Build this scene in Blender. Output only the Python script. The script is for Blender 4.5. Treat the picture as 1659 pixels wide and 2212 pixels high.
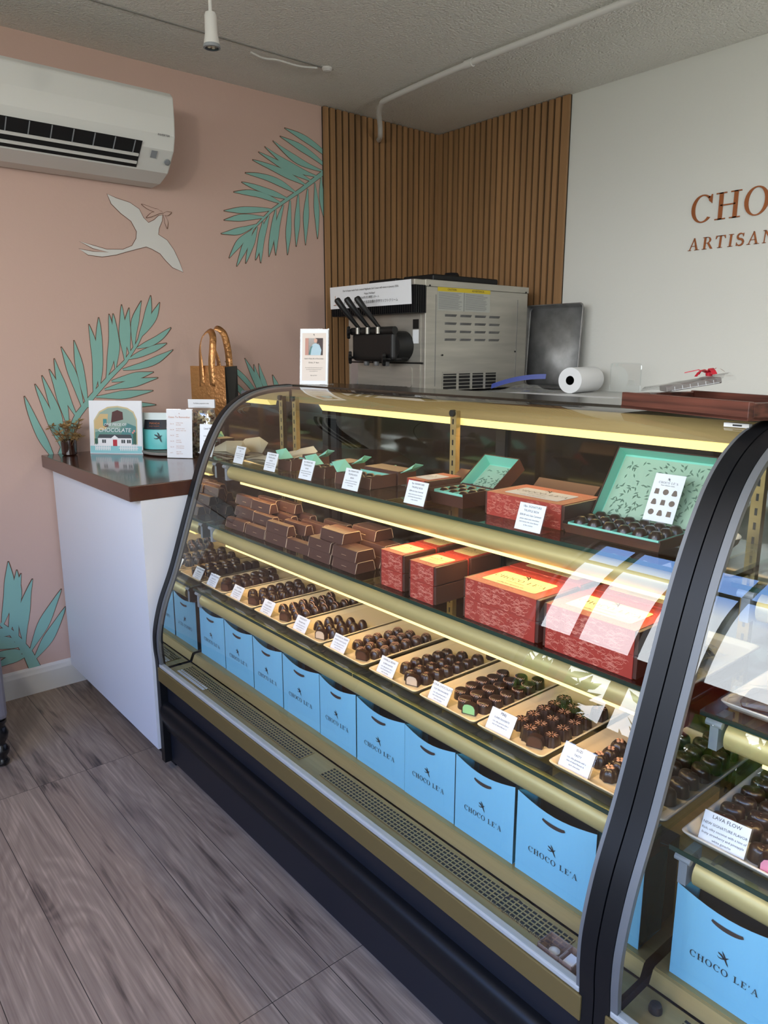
import bpy, bmesh, math, random
from mathutils import Vector, Matrix
sc = bpy.context.scene
for o in list(bpy.data.objects): bpy.data.objects.remove(o, do_unlink=True)
COL = sc.collection
PI = math.pi
# ---------------------------------------------------------------- camera
cam = bpy.data.cameras.new('camera'); camo = bpy.data.objects.new('camera', cam); COL.objects.link(camo)
cam.sensor_fit = 'HORIZONTAL'; cam.sensor_width = 36.0; cam.lens = 36.0*1600/1659; cam.clip_start = .02; cam.clip_end = 200
CAMPOS = Vector((3.187, -3.0533, 1.42))
YAW = math.radians(39.864); PITCH = math.radians(12.305)
FH = Vector((-math.cos(YAW), math.sin(YAW), 0)); RT = Vector((math.sin(YAW), math.cos(YAW), 0))
FW = FH*math.cos(PITCH) + Vector((0, 0, -math.sin(PITCH))); UP = RT.cross(FW)
camo.matrix_world = Matrix(((RT.x, UP.x, -FW.x, CAMPOS.x), (RT.y, UP.y, -FW.y, CAMPOS.y), (RT.z, UP.z, -FW.z, CAMPOS.z), (0, 0, 0, 1)))
sc.camera = camo
# ---------------------------------------------------------------- colour management
sc.view_settings.view_transform = 'Standard'; sc.view_settings.look = 'None'
sc.view_settings.exposure = -0.04; sc.view_settings.gamma = 1.0; sc.view_settings.use_curve_mapping = False
sc.cycles.transparent_max_bounces = 24; sc.cycles.max_bounces = 10; sc.cycles.glossy_bounces = 6; sc.cycles.diffuse_bounces = 5
sc.cycles.sample_clamp_indirect = 6.0; sc.cycles.caustics_reflective = False; sc.cycles.caustics_refractive = False
# ---------------------------------------------------------------- sky seen through the shop window
SKY = 11.0
w = bpy.data.worlds.new('sky'); sc.world = w; w.use_nodes = True
nt = w.node_tree; nt.nodes.clear(); N = nt.nodes.new; L = nt.links.new
out = N('ShaderNodeOutputWorld'); bg = N('ShaderNodeBackground'); L(bg.outputs[0], out.inputs[0]); bg.inputs[1].default_value = SKY
tc = N('ShaderNodeTexCoord'); sep = N('ShaderNodeSeparateXYZ'); L(tc.outputs['Generated'], sep.inputs[0])
cr = N('ShaderNodeValToRGB'); cr.color_ramp.elements[0].position = 0.0; cr.color_ramp.elements[0].color = (.55, .6, .62, 1)
cr.color_ramp.elements[1].position = .62; cr.color_ramp.elements[1].color = (.16, .33, .85, 1)
e = cr.color_ramp.elements.new(.12); e.color = (.93, .97, 1.0, 1)
e = cr.color_ramp.elements.new(.33); e.color = (.86, .93, 1.0, 1)
e = cr.color_ramp.elements.new(.41); e.color = (.26, .46, .92, 1)
nz = N('ShaderNodeTexNoise'); nz.inputs['Scale'].default_value = 3.0; nz.inputs['Detail'].default_value = 5
L(tc.outputs['Generated'], nz.inputs['Vector'])
ma = N('ShaderNodeMath'); ma.operation = 'MULTIPLY_ADD'; L(nz.outputs[0], ma.inputs[0]); ma.inputs[1].default_value = .16; 
sub = N('ShaderNodeMath'); sub.operation = 'SUBTRACT'; L(sep.outputs[2], sub.inputs[0]); sub.inputs[1].default_value = .08
L(sub.outputs[0], ma.inputs[2]); L(ma.outputs[0], cr.inputs[0]); L(cr.outputs[0], bg.inputs[0])
# daylight through the storefront: window light panels stand in the window openings
WIN = [(0.90, 2.30, 1.00, 2.46), (2.45, 4.9, .1, 2.55)]
YF = -4.0
for i, (xa, xb, za, zb) in enumerate(WIN):
    ld = bpy.data.lights.new('window_daylight', 'AREA'); ld.shape = 'RECTANGLE'; ld.size = xb-xa; ld.size_y = zb-za
    ld.energy = 1.0; ld.cycles.is_portal = True
    lo = bpy.data.objects.new('window_daylight', ld); COL.objects.link(lo); lo.location = ((xa+xb)/2, YF-.02, (za+zb)/2)
    lo.rotation_euler = (PI/2, 0, 0)
# unseen fill lamps behind and beside the camera, added to brighten the room
for x, y, e_ in ((2.3, -3.55, 34), (3.5, -1.0, 24)):
    ld = bpy.data.lights.new('fill_lamp', 'POINT'); ld.shadow_soft_size = .09; ld.energy = e_; ld.color = (1, .90, .78)
    lo = bpy.data.objects.new('fill_lamp', ld); COL.objects.link(lo); lo.location = (x, y, 2.22)
# ---------------------------------------------------------------- helpers
def strip_light(x0, x1, y, z, e_):
    ld = bpy.data.lights.new('strip_light', 'AREA'); ld.shape = 'RECTANGLE'; ld.size = x1-x0; ld.size_y = .012; ld.energy = e_*.62; ld.color = (1, .64, .28)
    lo = bpy.data.objects.new('strip_light', ld); COL.objects.link(lo); lo.location = ((x0+x1)/2, y, z)
def s2l(c):
    return c/12.92 if c <= .04045 else ((c+.055)/1.055)**2.4
def hexc(h):
    return tuple(s2l(int(h[i:i+2], 16)/255) for i in (0, 2, 4)) + (1,)
def mat(name, col, rough=.6, metal=0.0, spec=.5, emis=None, es=0.0, coat=0.0, alpha=1.0, bump=None, var=None, trans=0.0):
    m = bpy.data.materials.new(name); m.use_nodes = True; t = m.node_tree; b = t.nodes['Principled BSDF']
    c = hexc(col) if isinstance(col, str) else col
    b.inputs['Base Color'].default_value = c; b.inputs['Roughness'].default_value = rough; b.inputs['Metallic'].default_value = metal
    b.inputs['Specular IOR Level'].default_value = spec; b.inputs['Coat Weight'].default_value = coat; b.inputs['Coat Roughness'].default_value = .08
    b.inputs['Transmission Weight'].default_value = trans
    if emis: b.inputs['Emission Color'].default_value = hexc(emis) if isinstance(emis, str) else emis; b.inputs['Emission Strength'].default_value = es
    b.inputs['Alpha'].default_value = alpha
    if var or bump:
        tcn = t.nodes.new('ShaderNodeTexCoord')
    if var:   # (scale vec, amount, detail)
        mp = t.nodes.new('ShaderNodeMapping'); mp.inputs['Scale'].default_value = var[0]; t.links.new(tcn.outputs['Object'], mp.inputs[0])
        n = t.nodes.new('ShaderNodeTexNoise'); n.inputs['Scale'].default_value = 1; n.inputs['Detail'].default_value = 6; t.links.new(mp.outputs[0], n.inputs['Vector'])
        r = t.nodes.new('ShaderNodeMapRange'); r.inputs[1].default_value = .25; r.inputs[2].default_value = .75; r.inputs[3].default_value = 1-var[1]; r.inputs[4].default_value = 1+var[1]*.6
        t.links.new(n.outputs[0], r.inputs[0])
        mx = t.nodes.new('ShaderNodeMix'); mx.data_type = 'RGBA'; mx.blend_type = 'MULTIPLY'; mx.inputs[0].default_value = 1
        mx.inputs[6].default_value = c; t.links.new(r.outputs[0], mx.inputs[7]); t.links.new(mx.outputs[2], b.inputs['Base Color'])
    if bump:  # (scale, strength, distance)
        n2 = t.nodes.new('ShaderNodeTexNoise'); n2.inputs['Scale'].default_value = bump[0]; n2.inputs['Detail'].default_value = 3
        t.links.new(tcn.outputs['Object'], n2.inputs['Vector'])
        bp = t.nodes.new('ShaderNodeBump'); bp.inputs['Strength'].default_value = bump[1]; bp.inputs['Distance'].default_value = bump[2]
        t.links.new(n2.outputs[0], bp.inputs['Height']); t.links.new(bp.outputs[0], b.inputs['Normal'])
    return m
def glassmat(name, tint=(.97, .99, .98, 1), r0=.045, rough=0.0, grow=.75, diffuse=0.0, dcol=(.9, .9, .9, 1)):
    """sheet glass or clear film: see-through, with a reflection that grows towards grazing angles"""
    m = bpy.data.materials.new(name); m.use_nodes = True; t = m.node_tree; t.nodes.clear()
    o = t.nodes.new('ShaderNodeOutputMaterial'); tr = t.nodes.new('ShaderNodeBsdfTransparent'); tr.inputs[0].default_value = tint
    g = t.nodes.new('ShaderNodeBsdfAnisotropic'); g.inputs['Roughness'].default_value = rough; g.inputs[0].default_value = (1, 1, 1, 1)
    lw = t.nodes.new('ShaderNodeLayerWeight'); lw.inputs[0].default_value = .5
    p = t.nodes.new('ShaderNodeMath'); p.operation = 'POWER'; p.inputs[1].default_value = 4.5; t.links.new(lw.outputs['Facing'], p.inputs[0])
    a = t.nodes.new('ShaderNodeMath'); a.operation = 'MULTIPLY_ADD'; a.inputs[1].default_value = grow; a.inputs[2].default_value = r0; t.links.new(p.outputs[0], a.inputs[0])
    mx = t.nodes.new('ShaderNodeMixShader'); t.links.new(a.outputs[0], mx.inputs[0]); t.links.new(tr.outputs[0], mx.inputs[1]); t.links.new(g.outputs[0], mx.inputs[2])
    last = mx
    if diffuse > 0:
        d = t.nodes.new('ShaderNodeBsdfDiffuse'); d.inputs[0].default_value = dcol
        m2 = t.nodes.new('ShaderNodeMixShader'); m2.inputs[0].default_value = diffuse
        t.links.new(mx.outputs[0], m2.inputs[1]); t.links.new(d.outputs[0], m2.inputs[2]); last = m2
    t.links.new(last.outputs[0], o.inputs[0])
    return m
class MB:
    def __init__(s): s.bm = bmesh.new(); s.mi = 0
    def _f(s, vs, mi=None):
        try:
            f = s.bm.faces.new(vs); f.material_index = s.mi if mi is None else mi; return f
        except ValueError: return None
    def hexa(s, P, mi=None):  # 8 points: bottom 4 ccw, top 4 ccw
        v = [s.bm.verts.new(p) for p in P]
        for q in ((3, 2, 1, 0), (4, 5, 6, 7), (0, 1, 5, 4), (1, 2, 6, 5), (2, 3, 7, 6), (3, 0, 4, 7)): s._f([v[i] for i in q], mi)
        return s
    def box(s, x0, x1, y0, y1, z0, z1, mi=None):
        return s.hexa([(x0, y0, z0), (x1, y0, z0), (x1, y1, z0), (x0, y1, z0), (x0, y0, z1), (x1, y0, z1), (x1, y1, z1), (x0, y1, z1)], mi)
    def obox(s, M, sx, sy, sz, mi=None):  # centred box under a matrix
        P = [M @ Vector((a*sx/2, b*sy/2, c*sz/2)) for c in (-1, 1) for a, b in ((-1, -1), (1, -1), (1, 1), (-1, 1))]
        return s.hexa(P, mi)
    def poly(s, P, mi=None): s._f([s.bm.verts.new(p) for p in P], mi); return s
    def prism(s, P, d, mi=None, caps=True):  # polygon P extruded by vector d
        d = Vector(d); a = [s.bm.verts.new(p) for p in P]; b = [s.bm.verts.new(Vector(p)+d) for p in P]; n = len(P)
        for i in range(n): s._f([a[i], a[(i+1) % n], b[(i+1) % n], b[i]], mi)
        if caps: s._f(a[::-1], mi); s._f(b, mi)
        return s
    def band(s, A, B, mi=None, closed=False):  # quad strip between two point rows
        a = [s.bm.verts.new(p) for p in A]; b = [s.bm.verts.new(p) for p in B]; n = len(A)
        for i in range(n if closed else n-1): s._f([a[i], a[(i+1) % n], b[(i+1) % n], b[i]], mi)
        return s
    def rings(s, R, mi=None, cap=True, closed=True):  # list of rings
        V = [[s.bm.verts.new(p) for p in r] for r in R]; n = len(R[0])
        for i in range(len(R)-1):
            for j in range(n if closed else n-1): s._f([V[i][j], V[i][(j+1) % n], V[i+1][(j+1) % n], V[i+1][j]], mi)
        if cap: s._f(V[0][::-1], mi); s._f(V[-1], mi)
        return s
    def lathe(s, prof, c=(0, 0, 0), n=24, axis='Z', flute=0, famp=0.0, mi=None, cap=True):
        R = []
        for r, h in prof:
            ring = []
            for k in range(n):
                a = 2*PI*k/n; rr = r*(1+famp*math.cos(flute*a)) if flute else r
                p = (rr*math.cos(a), rr*math.sin(a), h)
                if axis == 'X': p = (p[2], p[0], p[1])
                if axis == 'Y': p = (p[0], p[2], p[1])
                ring.append((c[0]+p[0], c[1]+p[1], c[2]+p[2]))
            R.append(ring)
        return s.rings(R, mi, cap)
    def tube(s, pts, r, n=10, mi=None, cap=True):
        pts = [Vector(p) for p in pts]; R = []; up = Vector((0, 0, 1)); prev = None
        for i, p in enumerate(pts):
            d = (pts[min(i+1, len(pts)-1)]-pts[max(i-1, 0)]).normalized()
            if prev is None:
                u = d.cross(up);
                if u.length < .01: u = d.cross(Vector((1, 0, 0)))
                u.normalize()
            else:
                u = prev - d*prev.dot(d); u.normalize()
            prev = u; v = d.cross(u); rr = r[i] if isinstance(r, (list, tuple)) else r
            R.append([p+u*math.cos(2*PI*k/n)*rr+v*math.sin(2*PI*k/n)*rr for k in range(n)])
        return s.rings(R, mi, cap)
    def ribbon(s, pts, wvec, mi=None):  # flat strap
        wv = Vector(wvec); return s.band([Vector(p)-wv/2 for p in pts], [Vector(p)+wv/2 for p in pts], mi)
    def build(s, name, mats, parent=None, smooth=False, fix=True, world=False, angle=35):
        if fix: bmesh.ops.recalc_face_normals(s.bm, faces=s.bm.faces[:])
        if world and parent is not None:
            off = Vector(parent.get('_loc') or (parent.parent.get('_loc') if parent.parent else None) or (0, 0, 0))
            bmesh.ops.translate(s.bm, verts=s.bm.verts[:], vec=-off)
        me = bpy.data.meshes.new(name); s.bm.to_mesh(me); s.bm.free()
        for m in (mats if isinstance(mats, (list, tuple)) else [mats]): me.materials.append(m)
        if smooth:
            me.polygons.foreach_set('use_smooth', [True]*len(me.polygons)); me.set_sharp_from_angle(angle=math.radians(angle))
        o = bpy.data.objects.new(name, me); COL.objects.link(o)
        if parent is not None: o.parent = parent
        return o
def tag(o, label, cat, group=None, kind=None):
    if label: o['label'] = label
    if cat: o['category'] = cat
    if group: o['group'] = group
    if kind: o['kind'] = kind
    return o
def thing(name, label, cat, loc=(0, 0, 0), rz=0.0, group=None):
    o = bpy.data.objects.new(name, None); COL.objects.link(o); o.location = loc; o.rotation_euler = (0, 0, rz); o.empty_display_size = .05
    o['_loc'] = tuple(loc); tag(o, label, cat, group); return o
def struct(o): o['kind'] = 'structure'; return o
def dup(root, loc=None, rz=None, label=None, group=None, name=None):
    r = root.copy(); COL.objects.link(r)
    if loc is not None: r.location = loc
    if rz is not None: r.rotation_euler = (r.rotation_euler[0], r.rotation_euler[1], rz)
    if label: r['label'] = label
    if group: r['group'] = group
    for ch in list(root.children):
        c = ch.copy(); COL.objects.link(c); c.parent = r
        for g in list(ch.children):
            d = g.copy(); COL.objects.link(d); d.parent = c
    return r
def bevel(o, wdt, seg=2):
    m = o.modifiers.new('Bevel', 'BEVEL'); m.width = wdt; m.segments = seg; m.limit_method = 'ANGLE'; m.angle_limit = math.radians(40); m.harden_normals = False
    return o
# serif capitals drawn as flat outlines, cap height 1
def arc(cx, cy, rx, ry, a0, a1, n):
    return [(cx+rx*math.cos(math.radians(a0+(a1-a0)*i/n)), cy+ry*math.sin(math.radians(a0+(a1-a0)*i/n))) for i in range(n+1)]
def stem(x, wd=.16, y0=0, y1=1, sw=.13, st=.045):
    return [[(x, y0), (x+wd, y0), (x+wd, y1), (x, y1)], [(x-sw, y0), (x+wd+sw, y0), (x+wd+sw, y0+st), (x-sw, y0+st)], [(x-sw, y1-st), (x+wd+sw, y1-st), (x+wd+sw, y1), (x-sw, y1)]]
def ringpolys(cx, cy, rx, ry, tx, ty, a0, a1, n=28):
    A = arc(cx, cy, rx, ry, a0, a1, n); B = arc(cx, cy, rx-tx, ry-ty, a0, a1, n)
    return [[A[i], A[i+1], B[i+1], B[i]] for i in range(n)]
def diag(x0, y0, x1, y1, wd): return [[(x0, y0), (x0+wd, y0), (x1+wd, y1), (x1, y1)]]
def bar(x0, x1, y0, y1): return [[(x0, y0), (x1, y0), (x1, y1), (x0, y1)]]
def glyph(c):
    if c == 'O': return ringpolys(.48, .5, .46, .53, .15, .045, 0, 360), .96
    if c == 'C': return ringpolys(.48, .5, .46, .53, .15, .05, 48, 318) + [[(.72, .78), (.86, .66), (.86, 1.0), (.82, 1.0), (.80, .94), (.70, .93)]], .90
    if c == 'H': return stem(.14) + stem(.72) + bar(.2, .8, .5, .55), 1.02
    if c == 'L': return stem(.14) + [[(.2, 0), (.72, 0), (.78, .28), (.73, .28), (.62, .05), (.2, .05)]], .82
    if c == 'E': return stem(.14) + [[(.2, 0), (.72, 0), (.78, .26), (.73, .26), (.62, .05), (.2, .05)], [(.2, 1), (.70, 1), (.74, .76), (.69, .76), (.6, .95), (.2, .95)]] + bar(.2, .5, .49, .54) + bar(.49, .53, .4, .63), .84
    if c == 'I': return stem(.14), .44
    if c == 'A': return diag(.12, 0, .47, 1, .06) + [[(.72, 0), (.90, 0), (.54, 1.02), (.44, 1.02)]] + bar(.25, .72, .33, .38) + bar(0, .30, 0, .045) + bar(.6, 1.02, 0, .045), 1.02
    if c == 'R': return stem(.14) + ringpolys(.42, .74, .32, .26, .14, .045, -90, 90, 14) + bar(.25, .45, .955, 1) + bar(.25, .45, .48, .525) + [[(.42, .5), (.60, .5), (.96, 0), (.76, 0)]], .92
    if c == 'T': return stem(.34) + [[(.02, 1), (.82, 1), (.86, .74), (.81, .74), (.72, .94), (.12, .94), (.03, .74), (-.02, .74)]], .84
    if c == 'S':
        P = []
        for i in range(25):
            t = i/24; a = math.radians(30+240*min(t*2, 1)) if t <= .5 else math.radians(90-240*(t-.5)*2)
            P.append((.34+.25*math.cos(a), .75+.22*math.sin(a)) if t <= .5 else (.34+.27*math.cos(a), .27+.25*math.sin(a)))
        out = []
        for i in range(24):
            a, b = Vector(P[i]), Vector(P[i+1]); d = (b-a)
            if d.length < 1e-6: continue
            d.normalize(); n = Vector((-d.y, d.x))*(.035+.05*math.sin(PI*i/24)); out.append([tuple(a-n), tuple(b-n), tuple(b+n), tuple(a+n)])
        return out + bar(.55, .60, .72, .99) + bar(.04, .09, .01, .28), .68
    if c == 'N': return diag(.12, 0, .12, 1, .06) + diag(.80, 0, .80, 1, .06) + [[(.74, 0), (.88, 0), (.22, 1), (.06, 1)]] + bar(0, .3, 0, .045) + bar(-.02, .2, .955, 1) + bar(.68, .98, .955, 1), 1.0
    if c == "'": return [[(.06, .66), (.12, .66), (.18, 1.0), (.04, 1.0)]], .2
    return [], .42
def serif_polys(text, h, track=.12, center=True, slant=0.0):
    x = 0; out = []
    for c in text:
        P, adv = glyph(c)
        for p in P: out.append([((q[0]+slant*q[1])*h+x, q[1]*h) for q in p])
        x += (adv+track)*h
    x -= track*h
    if center: out = [[(q[0]-x/2, q[1]) for q in p] for p in out]
    return out, x
HUM = [[(-.9, .55), (-.35, .42), (-.05, .12), (.05, -.1), (-.1, -.2), (-.4, .1), (-.85, .35)], [(-.02, .12), (-.25, .55), (-.42, 1.0), (-.1, .72), (.12, .3), (.2, .1)], [(-.05, .1), (.2, .2), (.42, .36), (.62, .42), (.45, .26), (.3, .08), (.2, -.1)],
       [(0, 0), (.22, .05), (.32, -.3), (.48, -.62), (.58, -1.0), (.3, -.7), (.1, -.35), (-.05, -.1)], [(-.05, .0), (-.4, -.18), (-.75, -.22), (-1.05, -.05), (-.78, -.34), (-.4, -.34), (.05, -.15)]]
def hum_polys(sz, cx, cy): return [[(cx+p[0]*sz, cy+p[1]*sz) for p in q] for q in HUM]
_tcache = {}
def text_mesh(txt, size, align='CENTER', shear=0.0, spacing=1.0):
    cu = bpy.data.curves.new('lettering', 'FONT'); cu.body = txt; cu.size = size; cu.align_x = align; cu.align_y = 'CENTER'; cu.resolution_u = 2; cu.shear = shear; cu.space_line = spacing
    ob = bpy.data.objects.new('lettering_source', cu); COL.objects.link(ob)
    dg = bpy.context.evaluated_depsgraph_get(); dg.update()
    me = bpy.data.meshes.new_from_object(ob.evaluated_get(dg)); bpy.data.objects.remove(ob, do_unlink=True); bpy.data.curves.remove(cu)
    return me
def put_text(mb, txt, size, M, mi=0, **k):
    """adds flat letters to a mesh builder; M maps the x-y plane of the text into place"""
    me = text_mesh(txt, size, **k); V = [mb.bm.verts.new(M @ v.co) for v in me.vertices]
    for p in me.polygons: mb._f([V[i] for i in p.vertices], mi)
    bpy.data.meshes.remove(me); return mb
def put_polys(mb, polys, M, mi=0):
    for p in polys: mb.poly([M @ Vector((q[0], q[1], 0)) for q in p], mi)
    return mb
def frame(o, xdir, ydir):
    x = Vector(xdir).normalized(); y = Vector(ydir).normalized(); z = x.cross(y); o = Vector(o)
    return Matrix(((x.x, y.x, z.x, o.x), (x.y, y.y, z.y, o.y), (x.z, y.z, z.z, o.z), (0, 0, 0, 1)))
RND = random.Random(4)
# ---------------------------------------------------------------- materials
M_pink = mat('pink_paint', 'C8AA9D', .75, bump=(60, .25, .002))
M_white = mat('white_paint', 'D6D6D1', .7, bump=(45, .35, .003))
M_ceil = mat('stucco_ceiling', 'ECEBE6', .9, bump=(95, .9, .012))
M_trim = mat('white_trim', 'D4D2CE', .45)
M_teal = mat('teal_mural_paint', '86B5AA', .75)
M_outline = mat('brown_mural_line', '6B4A38', .8)
M_birdw = mat('white_mural_paint', 'D5D3CE', .75)
M_slat = mat('oak_slat', '9C7650', .55, var=((18, 18, .8), .35))
M_felt = mat('dark_felt', '2A241F', .95)
M_cab = mat('white_cabinet', 'DCDEE2', .45)
M_wood = mat('dark_stained_wood', '4A2618', .22, var=((1.2, 14, 6), .5), coat=.5)
M_black = mat('black_enamel', '0F1013', .42, spec=.3)
M_blackm = mat('black_metal', '1B1D24', .42, spec=.35)
M_alu = mat('aluminium_trim', '6C6E70', .5, metal=.3)
M_brass = mat('brushed_brass', 'AD9460', .4, metal=.4, var=((2, 60, 60), .15))
M_brassd = mat('gold_anodised', '75643C', .45, metal=.35)
M_brasst = mat('brass_tube', 'BDAB72', .4, metal=.3)
M_steel = mat('stainless_steel', 'B5B2A9', .42, metal=.6, var=((3, 3, 30), .18))
M_steeld = mat('worn_steel', '8A8A8A', .5, metal=.6, var=((14, 14, 14), .35))
M_mirror = mat('mirror', 'D9DBD6', .02, metal=1.0)
M_dark = mat('dark_rubber', '0C0C0D', .5)
M_led = mat('warm_light_strip', 'FFE9A0', .5, emis=(1.0, .78, .25, 1), es=1.25)
M_glass = glassmat('curved_glass', (.96, .98, .97, 1), .06)
M_shelf = glassmat('shelf_glass', (.90, .96, .93, 1), .05)
M_gedge = mat('green_glass_edge', '16352D', .2)
M_clear = glassmat('clear_acrylic', (.97, .98, .98, 1), .06)
M_film = glassmat('clear_film', (.93, .94, .94, 1), .12, rough=.08, diffuse=.06)
M_paper = mat('white_card', 'E6E8EC', .6)
M_ink = mat('black_ink', '23201F', .7)
M_bluebag = mat('sky_blue_paper', '82C2DC', .5)
M_bluein = mat('teal_bag_gusset', '3E8C97', .6)
M_bagin = mat('brown_bag_lining', '3B2C27', .8)
M_brown = mat('brown_box_card', '4B3029', .42)
M_brownl = mat('bare_card_edge', 'C4A687', .7)
M_mint = mat('mint_card', '86CDB8', .6)
M_minp = mat('mint_leaf_print', '9DB8A0', .6)
M_leafp = mat('dark_leaf_print', '5E7A66', .6)
M_red = mat('coral_red_sleeve', 'A23A30', .45)
M_redl = mat('pink_line_print', 'D98A77', .5)
M_label = mat('cream_label', 'CDB888', .5)
M_silver = mat('pale_grey_label', 'B9BEC8', .45)
M_choc = mat('dark_chocolate', '2A1711', .34, coat=.2)
M_choc2 = mat('deep_chocolate', '28150F', .35, coat=.2)
M_tray = mat('cream_porcelain', 'DCC8A2', .3, coat=.3)
M_trayw = mat('white_porcelain', 'DCD8CF', .25, coat=.4)
# ================================================================ ROOM
H = 2.568; XR = 5.2
def planks():
    m = bpy.data.materials.new('grey_oak_planks'); m.use_nodes = True; t = m.node_tree; b = t.nodes['Principled BSDF']; n = t.nodes.new; l = t.links.new
    tc = n('ShaderNodeTexCoord'); mp = n('ShaderNodeMapping'); mp.inputs['Location'].default_value = (.02, 2.205+.155*20, 0); l(tc.outputs['Object'], mp.inputs[0])
    br = n('ShaderNodeTexBrick'); l(mp.outputs[0], br.inputs['Vector']); br.offset = .37; br.offset_frequency = 1; br.squash = 1
    br.inputs['Scale'].default_value = 1; br.inputs['Mortar Size'].default_value = .0009; br.inputs['Mortar Smooth'].default_value = .1; br.inputs['Bias'].default_value = 0
    br.inputs['Brick Width'].default_value = 1.22; br.inputs['Row Height'].default_value = .155
    br.inputs['Color1'].default_value = (0, 0, 0, 1); br.inputs['Color2'].default_value = (1, 1, 1, 1); br.inputs['Mortar'].default_value = (.5, .5, .5, 1)
    # per-plank shift of the grain
    sc_ = n('ShaderNodeVectorMath'); sc_.operation = 'SCALE'; sc_.inputs['Scale'].default_value = 9.0; l(br.outputs['Color'], sc_.inputs[0])
    ad = n('ShaderNodeVectorMath'); ad.operation = 'ADD'; l(tc.outputs['Object'], ad.inputs[0]); l(sc_.outputs[0], ad.inputs[1])
    m1 = n('ShaderNodeMapping'); m1.inputs['Scale'].default_value = (1.3, 7.0, 1); l(ad.outputs[0], m1.inputs[0])
    n1 = n('ShaderNodeTexNoise'); n1.inputs['Scale'].default_value = 1.0; n1.inputs['Detail'].default_value = 3; n1.inputs['Distortion'].default_value = .6; l(m1.outputs[0], n1.inputs['Vector'])
    # contour rings of the smooth noise give the cathedral grain
    mu = n('ShaderNodeMath'); mu.operation = 'MULTIPLY'; mu.inputs[1].default_value = 70; l(n1.outputs[0], mu.inputs[0])
    sn = n('ShaderNodeMath'); sn.operation = 'SINE'; l(mu.outputs[0], sn.inputs[0])
    m2 = n('ShaderNodeMapping'); m2.inputs['Scale'].default_value = (3.5, 170, 1); l(ad.outputs[0], m2.inputs[0])
    n2 = n('ShaderNodeTexNoise'); n2.inputs['Scale'].default_value = 1.0; n2.inputs['Detail'].default_value = 5; l(m2.outputs[0], n2.inputs['Vector'])
    m3 = n('ShaderNodeMapping'); m3.inputs['Scale'].default_value = (1.3, 13, 1); l(ad.outputs[0], m3.inputs[0])
    n3 = n('ShaderNodeTexNoise'); n3.inputs['Scale'].default_value = 1.0; n3.inputs['Detail'].default_value = 6; n3.inputs['Distortion'].default_value = 1.2; l(m3.outputs[0], n3.inputs['Vector'])
    pw = n('ShaderNodeMapRange'); pw.inputs[1].default_value = .54; pw.inputs[2].default_value = .66; pw.inputs[3].default_value = 0; pw.inputs[4].default_value = .24; l(n3.outputs[0], pw.inputs[0])
    a1 = n('ShaderNodeMath'); a1.operation = 'MULTIPLY_ADD'; l(sn.outputs[0], a1.inputs[0]); a1.inputs[1].default_value = .05; n2s = n('ShaderNodeMath'); n2s.operation = 'MULTIPLY_ADD'; n2s.inputs[1].default_value = .55; n2s.inputs[2].default_value = .225; l(n2.outputs[0], n2s.inputs[0]); l(n2s.outputs[0], a1.inputs[2])
    a2 = n('ShaderNodeMath'); a2.operation = 'SUBTRACT'; l(a1.outputs[0], a2.inputs[0]); l(pw.outputs[0], a2.inputs[1])
    tone = n('ShaderNodeMath'); tone.operation = 'MULTIPLY_ADD'; l(br.outputs['Color'], tone.inputs[0]); tone.inputs[1].default_value = .07; l(a2.outputs[0], tone.inputs[2])
    cr = n('ShaderNodeValToRGB'); l(tone.outputs[0], cr.inputs[0])
    cr.color_ramp.elements[0].position = .12; cr.color_ramp.elements[0].color = hexc('342B27')
    cr.color_ramp.elements[1].position = .78; cr.color_ramp.elements[1].color = hexc('BFA893')
    e = cr.color_ramp.elements.new(.42); e.color = hexc('857365'); e = cr.color_ramp.elements.new(.58); e.color = hexc('978574')
    mx = n('ShaderNodeMix'); mx.data_type = 'RGBA'; mx.inputs[7].default_value = hexc('2A2522'); l(br.outputs['Fac'], mx.inputs[0]); l(cr.outputs[0], mx.inputs[6])
    l(mx.outputs[2], b.inputs['Base Color']); b.inputs['Roughness'].default_value = .42; b.inputs['Specular IOR Level'].default_value = .4
    return m
M_floor = planks()
struct(MB().box(-.1, XR, YF, .1, -.1, 0).build('floor', M_floor))
struct(MB().box(-.1, XR, YF, .1, H, H+.1).build('ceiling', M_ceil))
wall_left = struct(MB().box(-.1, 0, YF, .1, 0, H).build('wall_left', M_pink))
wall_back = struct(MB().box(0, XR, 0, .1, 0, H).build('wall_back', M_white))
struct(MB().box(XR, XR+.1, YF, .1, 0, H).build('wall_right', M_white))
mb = MB(); xs = [-.1]
for xa, xb, za, zb in WIN:
    mb.box(xs[-1], xa, YF-.12, YF, 0, H); mb.box(xa, xb, YF-.12, YF, 0, za); mb.box(xa, xb, YF-.12, YF, zb, H); xs.append(xb)
mb.box(xs[-1], XR+.1, YF-.12, YF, 0, H)
struct(mb.build('wall_front', M_white))
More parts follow.
